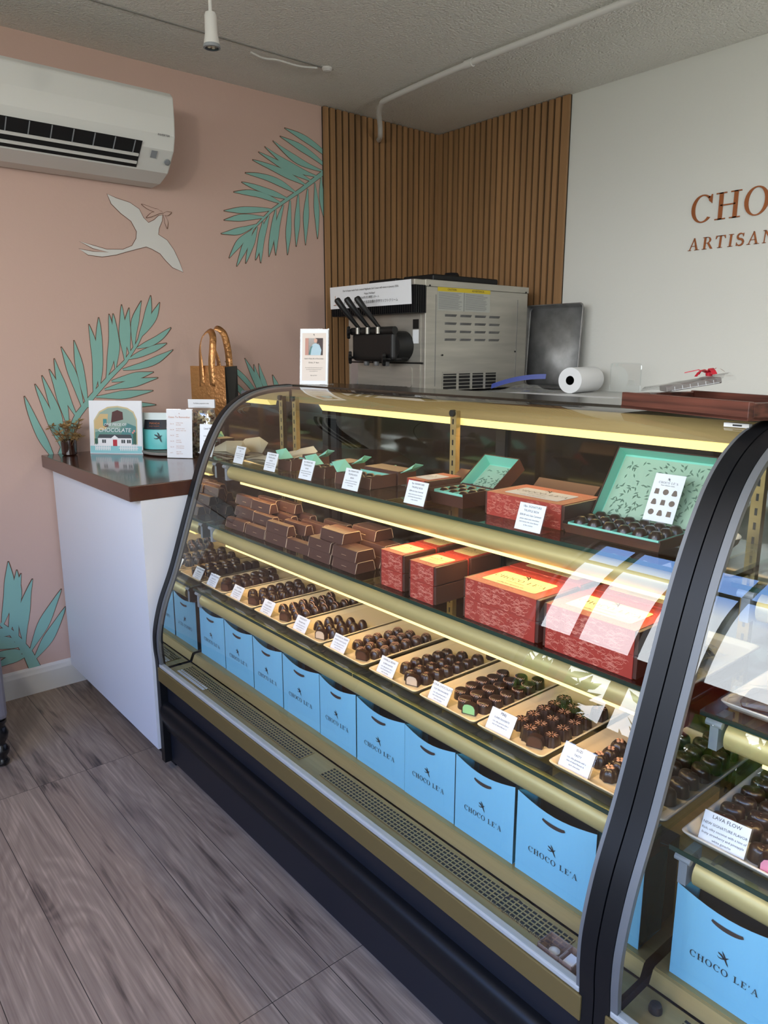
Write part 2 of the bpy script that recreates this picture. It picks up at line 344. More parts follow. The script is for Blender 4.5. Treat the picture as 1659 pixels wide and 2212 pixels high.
# window frames
M_wframe = mat('bronze_window_frame', '5F5A44', .5); M_wred = mat('red_window_rail', 'C4382A', .5)
xa, xb, za, zb = WIN[0]
mb = MB()
for x in (xa, 1.14, 1.46, 1.78, xb-.03): mb.box(x, x+.022, YF-.08, YF-.03, za, zb, 0)
for z in (za, 2.08, zb-.03): mb.box(xa, xb, YF-.08, YF-.03, z, z+.03, 0)
mb.box(xa, xb, YF-.10, YF-.02, 1.27, 1.38, 1)
for x in (1.12, 1.44, 1.76): mb.box(x, x+.05, YF-.10, YF-.02, 1.14, 1.27, 1)
struct(mb.build('window_1', [M_wframe, M_wred]))
xa, xb, za, zb = WIN[1]
mb = MB()
for x in (xa, 3.2, 4.05, xb-.05): mb.box(x, x+.05, YF-.08, YF-.03, za, zb)
for z in (za, 2.1, zb-.04): mb.box(xa, xb, YF-.08, YF-.03, z, z+.04)
struct(mb.build('window_2', M_wframe))
# baseboard with a moulded top
def baseboard(name, P0, P1, nrm):
    prof = [(0, 0), (.014, 0), (.014, .085), (.011, .095), (.009, .105), (.004, .112), (0, .115)]
    P0, P1, nrm = Vector(P0), Vector(P1), Vector(nrm)
    return struct(MB().prism([P0+nrm*a+Vector((0, 0, b)) for a, b in prof], P1-P0).build(name, M_trim))
baseboard('baseboard_left', (0, YF, 0), (0, 0, 0), (1, 0, 0))
baseboard('baseboard_back', (0, 0, 0), (XR, 0, 0), (0, -1, 0))
# ceiling panel seam
struct(MB().box(.415, .421, -2.4, -1.05, H-.003, H-.0005).build('trim_1', mat('grey_seam', '8B8984', .9)))
# outdoors
M_pave = mat('lawn', '59693A', .95, var=((3, 3, 3), .4)); M_leafg = mat('bush_leaf', '9DBB45', .6, var=((5, 5, 5), .5)); M_leafd = mat('dark_bush_leaf', '4C7030', .6, var=((5, 5, 5), .5))
struct(MB().box(-14, 16, -24, YF-.13, -.25, -.1).build('ground', M_pave))
def bush(x, y, z0, r, h, n, mt, label, seed):
    R = random.Random(seed); t = thing('garden_shrub', label, 'shrub', (x, y, z0), 0)
    m = MB()
    for i in range(n):
        a = R.uniform(0, 2*PI); rr = r*R.uniform(.1, 1)**.5; zz = h*R.uniform(.25, 1); p = Vector((rr*math.cos(a)*1.5, rr*math.sin(a), zz))
        d = Vector((R.uniform(-1, 1), R.uniform(-1, 1), R.uniform(.0, 1.2))).normalized(); u = d.cross(Vector((R.uniform(-1, 1), R.uniform(-1, 1), .3))).normalized()
        ln = R.uniform(.12, .26); wd = ln*.16
        m.poly([p, p+d*ln*.5+u*wd, p+d*ln, p+d*ln*.5-u*wd])
    R2 = []
    for zz, sc_ in ((.0, .5), (.3, 1), (.8, 1), (1.02, .8), (1.16, .3)): R2.append([(r*1.42*sc_*math.cos(a*PI/9), r*.8*sc_*math.sin(a*PI/9), zz*h/1.28*.93) for a in range(18)])
    m.rings(R2)
    m.build('foliage', mt, t, fix=False)
    s = MB(); 
    for k in range(5): s.tube([(0, 0, -.0), (R.uniform(-.2, .2), R.uniform(-.2, .2), h*.7)], .02, 6)
    s.build('stem', M_slat, t)
for k, (x, mt, lb) in enumerate(((.15, M_leafg, 'light green garden shrub outside, nearest the pink wall'), (1.75, M_leafg, 'light green garden shrub outside, in the middle of the small window'), (3.35, M_leafd, 'dark green garden shrub outside, between the two windows'), (4.95, M_leafd, 'dark green garden shrub outside, at the right-hand wall'))):
    bush(x, YF-1.0, -.1, .38, 1.44, 1900, mt, lb, k+1)
# ---------------------------------------------------------------- murals on the pink wall
MURAL = {"F":{"a":{"spine":[[-2.127,1.0],[-2.093,1.074],[-2.047,1.16],[-1.985,1.23],[-1.905,1.309],[-1.833,1.373],[-1.777,1.446],[-1.742,1.504]],"leaves":[[[-1.769,1.463],[-1.702,1.648]],[[-1.752,1.483],[-1.664,1.621]],[[-1.791,1.43],[-1.745,1.624]],[[-1.81,1.405],[-1.8,1.593]],[[-1.833,1.377],[-1.831,1.605]],[[-1.877,1.345],[-1.87,1.567]],[[-1.918,1.305],[-1.887,1.565]],[[-1.951,1.269],[-1.931,1.55]],[[-1.976,1.246],[-1.973,1.522]],[[-2.008,1.199],[-2.038,1.457]],[[-2.025,1.183],[-2.09,1.431]],[[-2.054,1.151],[-2.121,1.385]],[[-2.09,1.098],[-2.144,1.343]],[[-2.107,1.059],[-2.174,1.319]],[[-2.122,1.02],[-2.203,1.286]],[[-2.153,0.974],[-2.247,1.24]],[[-1.778,1.43],[-1.62,1.517]],[[-1.815,1.385],[-1.644,1.45]],[[-1.846,1.34],[-1.617,1.422]],[[-1.898,1.292],[-1.713,1.327]],[[-1.93,1.259],[-1.695,1.302]],[[-1.969,1.229],[-1.721,1.247]],[[-2.012,1.191],[-1.712,1.185]]]},"b":{"spine":[[-0.659,2.359],[-0.798,2.259],[-0.913,2.176],[-0.993,2.124],[-1.085,2.062],[-1.163,1.993],[-1.201,1.958]],"leaves":[[[-0.717,2.329],[-0.996,2.434]],[[-0.746,2.293],[-1.022,2.394]],[[-0.781,2.277],[-1.061,2.368]],[[-0.809,2.247],[-1.106,2.336]],[[-0.844,2.221],[-1.14,2.308]],[[-0.878,2.198],[-1.173,2.27]],[[-0.933,2.154],[-1.214,2.209]],[[-0.987,2.125],[-1.234,2.167]],[[-1.026,2.1],[-1.277,2.12]],[[-1.078,2.068],[-1.33,2.035]],[[-1.124,2.029],[-1.332,1.995]],[[-1.169,1.992],[-1.35,1.936]],[[-1.195,1.964],[-1.315,1.835]],[[-1.186,1.97],[-1.278,1.802]],[[-1.163,1.983],[-1.231,1.818]],[[-1.131,2.011],[-1.178,1.837]],[[-1.098,2.04],[-1.151,1.826]],[[-1.059,2.07],[-1.105,1.858]],[[-1.017,2.096],[-1.067,1.867]],[[-0.978,2.121],[-1.001,1.874]],[[-0.931,2.153],[-0.95,1.916]],[[-0.875,2.186],[-0.895,1.928]],[[-0.833,2.218],[-0.823,1.964]],[[-0.795,2.254],[-0.751,2.001]]]},"c":{"spine":[[-2.314,0.105],[-2.335,0.177],[-2.362,0.236],[-2.392,0.29],[-2.427,0.335]],"leaves":[[[-2.419,0.328],[-2.372,0.584]],[[-2.396,0.296],[-2.344,0.543]],[[-2.369,0.254],[-2.33,0.525]],[[-2.345,0.216],[-2.289,0.494]],[[-2.33,0.181],[-2.181,0.427]],[[-2.32,0.141],[-2.171,0.346]],[[-2.338,0.173],[-2.472,0.153]],[[-2.35,0.191],[-2.466,0.208]],[[-2.363,0.221],[-2.463,0.242]],[[-2.378,0.248],[-2.46,0.272]],[[-2.393,0.28],[-2.456,0.307]]]},"d":{"spine":[[-1.346,1.067],[-1.182,1.17],[-1.011,1.241]],"leaves":[[[-1.171,1.17],[-1.357,1.368]],[[-1.165,1.17],[-1.255,1.381]],[[-1.137,1.188],[-1.207,1.351]],[[-1.115,1.196],[-1.18,1.355]],[[-1.069,1.214],[-1.105,1.3]],[[-1.215,1.153],[-1.365,1.31]],[[-1.259,1.127],[-1.368,1.251]]]}},"bird":[[-1.857,2.04],[-1.822,2.029],[-1.765,2.018],[-1.727,1.997],[-1.711,1.965],[-1.69,1.947],[-1.664,1.961],[-1.643,1.98],[-1.627,1.984],[-1.63,1.96],[-1.645,1.93],[-1.65,1.904],[-1.612,1.884],[-1.583,1.846],[-1.561,1.8],[-1.546,1.757],[-1.593,1.773],[-1.623,1.8],[-1.647,1.827],[-1.683,1.843],[-1.707,1.85],[-1.749,1.837],[-1.799,1.821],[-1.839,1.807],[-1.897,1.795],[-1.953,1.798],[-1.988,1.818],[-1.933,1.812],[-1.867,1.814],[-1.932,1.825],[-1.983,1.847],[-1.931,1.836],[-1.876,1.825],[-1.808,1.83],[-1.768,1.848],[-1.748,1.879],[-1.744,1.907],[-1.765,1.946],[-1.807,1.973],[-1.843,2.005]],"br":[[[-1.631,1.997],[-1.714,2.017]],[[-1.626,1.998],[-1.697,1.967]],[[-1.621,1.989],[-1.609,1.934]],[[-1.626,1.988],[-1.586,1.999]],[[-1.626,1.993],[-1.677,2.001]]]}
def leaf_outline(b, t, wd, grow, seed):
    R = random.Random(seed); b = Vector(b); t = Vector(t); d = t-b; ln = d.length; d.normalize(); n = Vector((-d.y, d.x)); S = 12
    bend = R.uniform(-.035, .035)*ln*2; up = []; dn = []
    t2 = ln+grow*2.0
    for i in range(S+1):
        s = i/S; w_ = wd*(.16+.84*math.sin(PI*min(1, s*1.02))**1.1 if s < .93 else .16+.84*(1-s)/.07*.25)*(1 if s < .97 else .25)*(1+.10*math.sin(9*s+seed))
        c = b+d*(s*t2)+n*bend*math.sin(PI*s); up.append(c+n*(w_/2+grow)); dn.append(c-n*(w_/2+grow))
    return up+dn[::-1]
def frond(key, wd, label, spw):
    F = MURAL['F'][key]; m = MB(); 
    for lay, (mi, grow, off) in enumerate(((1, .0022, .0012), (0, 0, .0022))):
        for k, (b, t) in enumerate(F['leaves']):
            ln = math.hypot(t[0]-b[0], t[1]-b[1]); w_ = wd*(.75+.25*min(1, ln/.3))
            m.poly([(off+k*.00003, p.x, p.y) for p in leaf_outline(b, t, w_, grow, k*7+len(key))], mi)
        sp = [Vector(p) for p in F['spine']]; A = []; B = []
        for i, p in enumerate(sp):
            d = (sp[min(i+1, len(sp)-1)]-sp[max(0, i-1)]).normalized(); n = Vector((-d.y, d.x)); ww = spw*(1-.75*i/(len(sp)-1))/2+grow
            A.append((off-.0001, *(p+n*ww))); B.append((off-.0001, *(p-n*ww)))
        m.band(A, B, mi)
    o = m.build('painted_palm_frond', [M_teal, M_outline], wall_left, fix=False); o['label'] = label
frond('a', .032, 'large teal palm frond painted above the counter', .030)
frond('b', .029, 'teal palm frond painted beside the slat panel', .022)
frond('c', .042, 'teal palm frond painted low on the wall', .045)
frond('d', .026, 'teal palm frond painted behind the copper bag', .026)
bd = [Vector(p) for p in MURAL['bird']]
m = MB(); cc = sum(bd, Vector((0, 0)))/len(bd)
m2 = MB()
def off_poly(P, g):
    out = []; n = len(P)
    area = sum(P[i].x*P[(i+1) % n].y-P[(i+1) % n].x*P[i].y for i in range(n)); s = 1 if area < 0 else -1
    for i in range(n):
        d = (P[(i+1) % n]-P[i-1]); d.normalize() if d.length else None; out.append(P[i]+Vector((-d.y, d.x))*s*g)
    return out
m.poly([(.0012, p.x, p.y) for p in off_poly(bd, .0024)], 1); m.poly([(.0022, p.x, p.y) for p in bd], 0)
o = m.build('painted_bird', [M_birdw, M_outline], wall_left, fix=False); o['label'] = 'white bird in flight painted under the air conditioner'
m = MB()
for k, (b, t) in enumerate(MURAL['br']):
    m.poly([(.0026+k*.00003, p.x, p.y) for p in leaf_outline(b, t, .014, .0016, k)], 1); m.poly([(.0032+k*.00003, p.x, p.y) for p in leaf_outline(b, t, .014, 0, k)], 0)
m.build('painted_sprig', [M_pink, M_outline], wall_left, fix=False)
# ---------------------------------------------------------------- slatted corner
def slat_panel(label, horiz, ext, z0=.0):
    t = thing('slat_panel', label, 'wall panel', (0, 0, 0), 0, None)
    b = MB(); s = MB(); n = int(round(ext/.0397)); p = ext/n
    if horiz:
        b.box(.023, ext, -.009, -.0005, z0, H-.002)
        for i in range(n): s.box(.023+i*(ext-.023)/n, .023+(i+1)*(ext-.023)/n-(.0125 if i < n-1 else -.001), -.021, -.009, z0, H-.003)
    else:
        b.box(.0005, .009, -ext, -.006, z0, H-.002)
        for i in range(n): s.box(.009, .021, -ext+i*p, -ext+i*p+p-.0125, z0, H-.003)
    b.build('felt_backing', M_felt, t, world=True); s.build('slats', M_slat, t, world=True)
slat_panel('vertical oak slat panel covering the end of the pink wall', False, .785, .12)
slat_panel('vertical oak slat panel on the white wall beside the corner', True, .88, .12)
# ---------------------------------------------------------------- air conditioner
t = thing('air_conditioner', 'white wall-mounted air conditioner high on the pink wall', 'air conditioner', (0, -2.1, 2.08))
M_ac = mat('white_plastic', 'D9D9D5', .38); M_acd = mat('black_grille', '0E0E10', .6); M_acg = mat('grey_plastic', '8C9094', .5)
prof = [(0.004, 2.085), (.09, 2.088), (.17, 2.115), (.235, 2.185), (.252, 2.235), (.256, 2.30), (.252, 2.375), (.235, 2.392), (.15, 2.402), (.004, 2.402)]
y0, y1 = -2.62, -1.665
MB().prism([(a, y0, b) for a, b in prof], (0, y1-y0, 0)).build('body', M_ac, t, world=True)
bevel(t.children[-1], .006, 2)
def acp(u, v, off):  # point on the lower front slope: u = y, v = 0..1 along slope from bottom to top
    a, b = Vector((.165, 2.113)), Vector((.2355, 2.186)); c = a+(b-a)*v; n = Vector((b.y-a.y, -(b.x-a.x))).normalized(); c = c+n*off; return (c.x, u, c.y)
def acq(ua, ub, va, vb, off): return [acp(ua, va, off), acp(ub, va, off), acp(ub, vb, off), acp(ua, vb, off)]
m = MB(); m.poly(acq(-2.60, -1.80, .12, 1.22, .0035)); m.build('outlet', M_acd, t, world=True, fix=False)
m = MB()
for v in (.30, .62): 
    a = acq(-2.60, -1.806, v, v+.10, .007); b = acq(-2.60, -1.806, v, v+.10, .012); m.hexa(a+b)
m.build('flap', M_ac, t, world=True)
for k in range(11):
    u = -2.58+k*.075; MB().hexa(acq(u, u+.003, .72, 1.2, .004)+acq(u, u+.003, .72, 1.2, .008)).build('vane', M_acg, t, world=True)
m = MB(); m.poly(acq(-1.757, -1.733, .62, .92, .0045)); m.build('display', M_acg, t, world=True, fix=False)
m = MB(); c = Vector(acp(-1.685, .55, .004)); nn = Vector((.72, 0, -.69))
m.tube([c, c+nn*.006], .012, 20); m.tube([c+nn*.006, c+nn*.009], .007, 16); m.build('sensor', M_acg, t, world=True)
Mx = frame((.2555, -1.715, 2.225), (0, 1, 0), (.13, 0, 1)); Mx.translation = Vector((.2575, -1.715, 2.232))
m = MB(); put_text(m, 'INVERTER', .011, Mx, 0); m.build('badge', M_ink, t, world=True, fix=False)
# ---------------------------------------------------------------- ceiling services
t = thing('spot_lamp', 'white spotlight hanging from the ceiling on a thin rod', 'spotlight', (1.0, -1.888, 2.568))
MB().tube([(0, 0, 0), (0, 0, -.19)], .0055, 10).lathe([(.02, -.012), (.02, 0)], n=16).build('rod', M_trim, t, smooth=True)
MB().lathe([(.006, -.182), (.015, -.184), (.018, -.192), (.0185, -.238), (.019, -.242), (.022, -.258), (.024, -.268)], n=24).build('head', M_trim, t, smooth=True)
MB().lathe([(.024, -.268), (.025, -.270), (.025, -.277), (.020, -.278)], n=24, cap=False).build('rim', M_acg, t, smooth=True)
MB().lathe([(.019, -.272), (.0185, -.2735)], n=24).build('lens', mat('lens_glass', 'A9A49A', .12, metal=.6), t)
m = MB(); rr = random.Random(3)
for a in (0, 1, 2): m.lathe([(.005, -.2735), (.0042, -.276)], (.008*math.cos(a*2.09), .008*math.sin(a*2.09), 0), 12)
m.build('bulb', mat('pale_bulb', 'E9E4D2', .3), t)
P = [(.02, -.445, 2.47), (.06, -.47, 2.468), (.10, -.50, 2.475), (.135, -.53, 2.50), (.20, -.59, 2.532), (.26, -.625, 2.546), (.32, -.645, 2.549), (.6, -.665, 2.549), (.9, -.675, 2.549), (1.5, -.668, 2.549), (3.0, -.655, 2.549)]
def smoothpts(P, n=6):
    Q = [Vector(P[0])*2-Vector(P[1])]+[Vector(p) for p in P]+[Vector(P[-1])*2-Vector(P[-2])]; out = []
    for i in range(1, len(Q)-2):
        for k in range(n):
            t_ = k/n; p0, p1, p2, p3 = Q[i-1:i+3]
            out.append(.5*((2*p1)+(-p0+p2)*t_+(2*p0-5*p1+4*p2-p3)*t_*t_+(-p0+3*p1-3*p2+p3)*t_**3))
    return out+[Vector(P[-1])]
t = thing('ceiling_conduit', 'white conduit pipe running along the ceiling and bending down at the slats', 'pipe', (.02, -.445, 2.47))
MB().tube(smoothpts(P), .0125, 14).build('pipe', M_trim, t, smooth=True, world=True)
for x in (.875, 1.7): MB().tube([(x-.02, -.675, 2.549), (x+.02, -.675, 2.549)], .0165, 14).build('coupling', M_trim, t, smooth=True, world=True)
t = thing('smoke_sensor', 'small white round ceiling sensor near the slats', 'sensor', (.424, -1.055, H))
MB().lathe([(.022, 0), (.022, -.006), (.016, -.014), (.004, -.017)], n=24).build('cap', M_trim, t, smooth=True)
tag(MB().tube(smoothpts([(.38, -1.39, H-.006), (.375, -1.33, H-.012), (.385, -1.27, H-.008), (.40, -1.18, H-.014), (.415, -1.10, H-.008)]), .004, 8).build('ceiling_cable', M_trim, None, smooth=True), 'short white cable stuck to the ceiling beside the round sensor', 'cable')
# ---------------------------------------------------------------- wall sign
t = thing('wall_sign', 'copper serif shop lettering on the white wall', 'sign', (1.505, -.002, 1.82))
M_cop = mat('copper_lettering', 'A4623A', .38, metal=.55)
def sign_line(txt, h, x, z, slant, track, name):
    P, wd = serif_polys(txt, h, track, center=False, slant=slant); m = MB()
    for p in P: m.prism([(x+q[0], -.0005, z+q[1]) for q in p], (0, -.004, 0))
    m.build(name, M_cop, t, world=True)
sign_line("CHOCO LE'A", .102, 1.507, 1.932, .0, .10, 'lettering')
sign_line("ARTISAN CHOCOLATES", .047, 1.507, 1.824, .06, .25, 'lettering')
# ---------------------------------------------------------------- upholstered stool at the left edge
t = thing('stool', 'grey upholstered stool with black turned legs at the left edge', 'stool', (.315, -2.842, 0))
M_fab = mat('grey_fabric', '6E6B72', .9, bump=(420, .3, .001)); M_leg = mat('black_turned_wood', '0B0B0D', .25, coat=.4)
o = MB().box(-.20, .235, -.30, .30, .17, .41).build('seat', M_fab, t); bevel(o, .02, 3)
LP = [(.012, 0), (.022, .004), (.024, .012), (.018, .022), (.016, .03), (.026, .045), (.028, .06), (.018, .075), (.016, .082), (.027, .10), (.03, .12), (.022, .14), (.02, .15), (.028, .16), (.028, .17)]
for sx, sy in ((.205, .27), (-.17, .27), (.205, -.27), (-.17, -.27)):
    MB().lathe(LP, (sx, sy, 0), 20).build('leg', M_leg, t, smooth=True, angle=60)
# ---------------------------------------------------------------- counter
t = thing('counter_cabinet', 'white counter cabinet between the pink wall and the display case', 'cabinet', (.45, -1.7, 0))
MB().box(.016, .931, -2.172, -1.30, .09, .955).build('body', M_cab, t, world=True)
MB().box(.016, .92, -2.11, -1.32, .0, .09).build('plinth', M_black, t, world=True)
o = MB().box(.001, .934, -2.207, -1.25, .955, 1.005).build('worktop', M_wood); bevel(o, .003, 2)
tag(o, 'dark stained wooden worktop lying on the white counter cabinet', 'worktop')
# ================================================================ DISPLAY CASES
PROF0 = [(-2.163, .05), (-2.163, .30), (-2.163, .402), (-2.167, .463), (-2.163, .527), (-2.139, .617), (-2.093, .727), (-2.034, .897), (-1.976, 1.059), (-1.92, 1.17), (-1.866, 1.236), (-1.795, 1.279), (-1.715, 1.299), (-1.62, 1.305)]
def dense(P, n=8):
    Q = [Vector(p) for p in P]; Q = [Q[0]*2-Q[1]]+Q+[Q[-1]*2-Q[-2]]; out = []
    for i in range(1, len(Q)-2):
        for k in range(n):
            t_ = k/n; p0, p1, p2, p3 = Q[i-1:i+3]
            out.append(.5*((2*p1)+(-p0+p2)*t_+(2*p0-5*p1+4*p2-p3)*t_*t_+(-p0+3*p1-3*p2+p3)*t_**3))
    return out+[Q[-2]]
def offset(P, d):  # inward
    out = []
    for i, p in enumerate(P):
        q = (P[min(i+1, len(P)-1)]-P[max(i-1, 0)]).normalized(); out.append(p+Vector((q.y, -q.x))*d)
    return out
PD = dense(PROF0)
GL = [p for p in PD if p.y >= .400]
YB = -1.44   # rear of the case
SH = [(1.060, -1.905), (.860, -1.968), (.645, -2.028)]   # shelf tops and front edges
def profile_band(mb, P, d0, d1, x0, x1):
    A = offset(P, d0); B = offset(P, d1); n = len(P)
    R = [[(x0, *A[i]), (x1, *A[i]), (x1, *B[i]), (x0, *B[i])] for i in range(n)]
    return mb.rings(R)
M_chan = mat('pale_aluminium', 'B4B5B2', .45, metal=.2)
def make_case(label, xo, xe, posts, deck_stub, strip_x0, grilles, rail_end=True):
    """xo: outer left face, xe: outer right face"""
    xi, xj = xo+.027, xe-.027
    t = thing('display_case', label, 'display case', ((xo+xe)/2, -1.8, 0))
    W = dict(world=True)
    # base
    MB().box(xo+.008, xe-.008, -2.10, YB, 0, .05).build('plinth', M_black, t, **W)
    o = MB().box(xo+.010, xe-.004, -2.138, YB, .05, .335).build('base', M_blackm, t, **W)
    m = MB(); prof = [(-2.138, .165), (-2.150, .167), (-2.150, .174), (-2.153, .176), (-2.153, .183), (-2.156, .185), (-2.156, .192), (-2.160, .196), (-2.166, .218), (-2.168, .240), (-2.164, .256), (-2.156, .265), (-2.146, .268), (-2.138, .268)]
    m.prism([(xo+.022, a, b) for a, b in prof], (xe-xo-.030, 0, 0)).build('bumper', M_black, t, smooth=True, **W)
    MB().box(xo+.004, xe-.004, -2.135, YB, .335, .352).build('recess', M_dark, t, **W)
    o = MB().box(xi-.006, xj+.006, -2.166, -2.140, .350, .398).build('gold_rail', M_brassd, t, **W); bevel(o, .002, 2)
    o = MB().box(xi, xj, -2.163, -2.146, .398, .410).build('glass_channel', M_chan, t, **W); bevel(o, .003, 2)
    # deck, riser, bag floor
    dk = MB().box(xi, xj, -2.146, -2.046, .37, .385).build('deck', M_brass, t, **W)
    MB().prism([(xi, -2.052, .385), (xi, -2.046, .385), (xi, -2.036, .408), (xi, -2.03, .41), (xi, -2.03, .37), (xi, -2.046, .37)], (xj-xi, 0, 0)).build('riser', M_brass, t, **W)
    MB().box(xi, xj, -2.032, YB+.02, .37, .411).build('inner_floor', M_brass, t, **W)
    for ga, gb in grilles:
        m = MB(); m.box(ga, gb, -2.108, -2.062, .3853, .3858, 0)
        nx = int((gb-ga)/.0115)
        for i in range(nx+1): x = ga+(gb-ga)*i/nx; m.box(x-.0012, x+.0012, -2.108, -2.062, .3858, .3868, 1)
        for j in range(6): y = -2.108+.046*j/5; m.box(ga, gb, y-.0012, y+.0012, .3858, .3872, 1)
        m.build('grille', [M_dark, M_brass], dk, **W)
    # end frames
    for xa, xb in ((xo, xo+.027), (xe-.027, xe)):
        s = 1 if xa == xo else -1
        m = MB(); profile_band(m, PD, 0, .024, xa if s == 1 else xb-.0265, xa+.0265 if s == 1 else xb); ef = m.build('end_frame', M_black, t, smooth=True, **W)
        m = MB(); g0, g1 = (xa+.027, xa+.040) if s == 1 else (xb-.034, xb-.027)
        profile_band(m, GL, .002, .012, g0, g1); m.build('frame_seal', M_alu, ef, smooth=True, **W)
        # end panel, mirror inside
        ip = [p for p in offset(PD, .02)]; pg = [(p.x, p.y) for p in ip if p.y < 1.29] + [(YB, 1.284), (YB, .05)]
        x0 = xa+.010 if s == 1 else xb-.018
        m = MB(); m.prism([(x0, a, b) for a, b in pg], (.008, 0, 0)); m.build('end_panel', M_blackm, t, **W)
        xm = xa+.0185 if s == 1 else xb-.0185
        pg2 = [(a, max(b, .40)) for a, b in pg if b > .395]; pg2 = pg2[:-1]+[(YB+.002, 1.283), (YB+.002, .40)] if False else [(p.x, p.y) for p in ip if .41 < p.y < 1.285]+[(YB+.01, 1.283), (YB+.01, .3865), (-2.1445, .3865)]
        m = MB(); m.poly([(xm, a, b) for a, b in pg2]); m.build('mirror_panel', M_mirror, t, fix=False, **W)
    # curved glass: one bent sheet
    G = offset(GL, .004); x0, x1 = xo+.027, xe-.027
    m = MB(); m.band([(x0, p.x, p.y) for p in G], [(x1, p.x, p.y) for p in G]); o = m.build('curved_glass', M_glass, t, smooth=True, fix=False, angle=80, **W)
    # top
    o = MB().box(xo+.002, xe-.002, -1.622, YB, 1.288, 1.304).build('top_deck', mat('dark_steel_top', '5B574F', .16, metal=.9), t, **W)
    MB().box(xi, xj, -1.617, -1.600, 1.243, 1.288).build('canopy', M_brass, t, **W)
    MB().box(xi, xj, -1.600, -1.47, 1.250, 1.288).build('canopy_box', M_brassd, t, **W)
    m = MB(); m.prism([(strip_x0, -1.613, 1.243), (strip_x0, -1.598, 1.222), (strip_x0, -1.575, 1.222), (strip_x0, -1.57, 1.243)], (xj-.02-strip_x0, 0, 0)); m.build('top_light', M_led, t, **W); strip_light(strip_x0, xj-.02, -1.586, 1.2205, 5.0)
    # rear
    M_rear = mat('dark_rear_glass', '16120F', .08, spec=.9)
    MB().box(xi, xj, YB, YB+.012, .37, 1.288).build('rear_door', M_rear, t, **W)
    m = MB()
    for x in (xi, (xi+xj)/2-.02, xj-.03): m.box(x, x+.035, YB-.012, YB, .41, 1.25)
    m.box(xi, xj, YB-.012, YB, 1.225, 1.25); m.build('rear_frame', M_blackm, t, **W)
    for px in posts:
        m = MB(); m.box(px, px+.022, -1.632, -1.616, .41, 1.262, 0)
        for k in range(28): z = .47+k*.028; m.box(px+.008, px+.013, -1.6325, -1.6318, z, z+.014, 1)
        m.lathe([(.009, 0), (.009, .012)], (px+.011, -1.640, 1.256), 14, axis='Y', mi=1)
        m.build('post', [M_brass, M_dark], t, **W)
    # shelves
    for k, (z, yf) in enumerate(SH):
        m = MB(); th = .008; split = (xi+xj)/2+.05 if k == 2 else None
        segs = [(xi+.004, split-.002), (split+.002, xj-.004)] if split and xe-xo > 1.5 else [(xi+.004, xj-.004)]
        for a, b in segs:
            m.box(a, b, yf, -1.62, z-th, z, 0)
            m.box(a, b, yf-.0012, yf+.0004, z-th, z, 1)
        gs = m.build('glass_shelf', [M_shelf, M_gedge], t, fix=True, **W)
        m = MB(); cz = z-.036; cy = yf+.022; R = .023
        m.tube([(xi+.045, cy, cz), (xj-.03, cy, cz)], R, 28); m.build('light_tube', M_brasst, t, smooth=True, angle=60, **W)
        if k < 2:
            m = MB(); m.box(xi+.10, xj-.05, cy-.006, cy+.010, cz-R-.0065, cz-R+.001); m.build('light_strip', M_led, t, **W); strip_light(xi+.10, xj-.05, cy+.004, cz-R-.0075, 3.2)
        for px in posts:
            m = MB(); m.prism([(px+.004, yf+.02, z-.012), (px+.004, -1.62, z-.012), (px+.004, -1.62, z-.075), (px+.004, -1.72, z-.05), (px+.004, yf+.03, z-.022)], (.006, 0, 0)); m.build('bracket', M_brassd, t, **W)
        m = MB(); m.box(xi+.02, xi+.034, yf+.004, yf+.05, z-.062, z-.010); m.tube([(xi+.014, yf+.004, z-.016), (xi+.04, yf+.004, z-.016)], .006, 10); m.build('shelf_clamp', M_acg, gs, **W)
    return t
case1 = make_case('long curved-glass display case with gold rail beside the white counter', .935, 2.642, [.985, 1.764, 2.56], True, 1.12, [(1.0, 1.712), (1.805, 2.535)])
case2 = make_case('second curved-glass display case at the right edge of the photo', 2.6445, 4.25, [2.73, 3.45, 4.17], True, 2.80, [(2.745, 3.42), (3.52, 4.15)])
# notice strip stuck on the deck, glass decal
m = MB(); m.box(1.0, 1.185, -2.118, -2.098, .3860, .3864, 0)
for k in range(3): m.box(1.012, 1.172-.01*k, -2.114+k*.005, -2.1128+k*.005, .3864, .3866, 1)
tag(m.build('notice_strip', [M_paper, M_acg]), 'narrow white printed notice on the deck by the left grille', 'notice')
m = MB(); X0 = 2.44
Mx = frame((2.484, -2.1705, .456), (1, 0, -.03), (0, -.02, 1)); put_text(m, 'The Signature of Quality', .0125, Mx, 0, shear=.35)
pts = [(2.458+.066*i/16, -2.1705, .472+.028*math.sin(PI*(.12+.80*i/16))) for i in range(17)]
m.band([(p[0], p[1], p[2]) for p in pts], [(p[0]+.001, p[1], p[2]-.0022) for p in pts], 0)
o = m.build('glass_decal', M_ink, case1, fix=False, world=True)
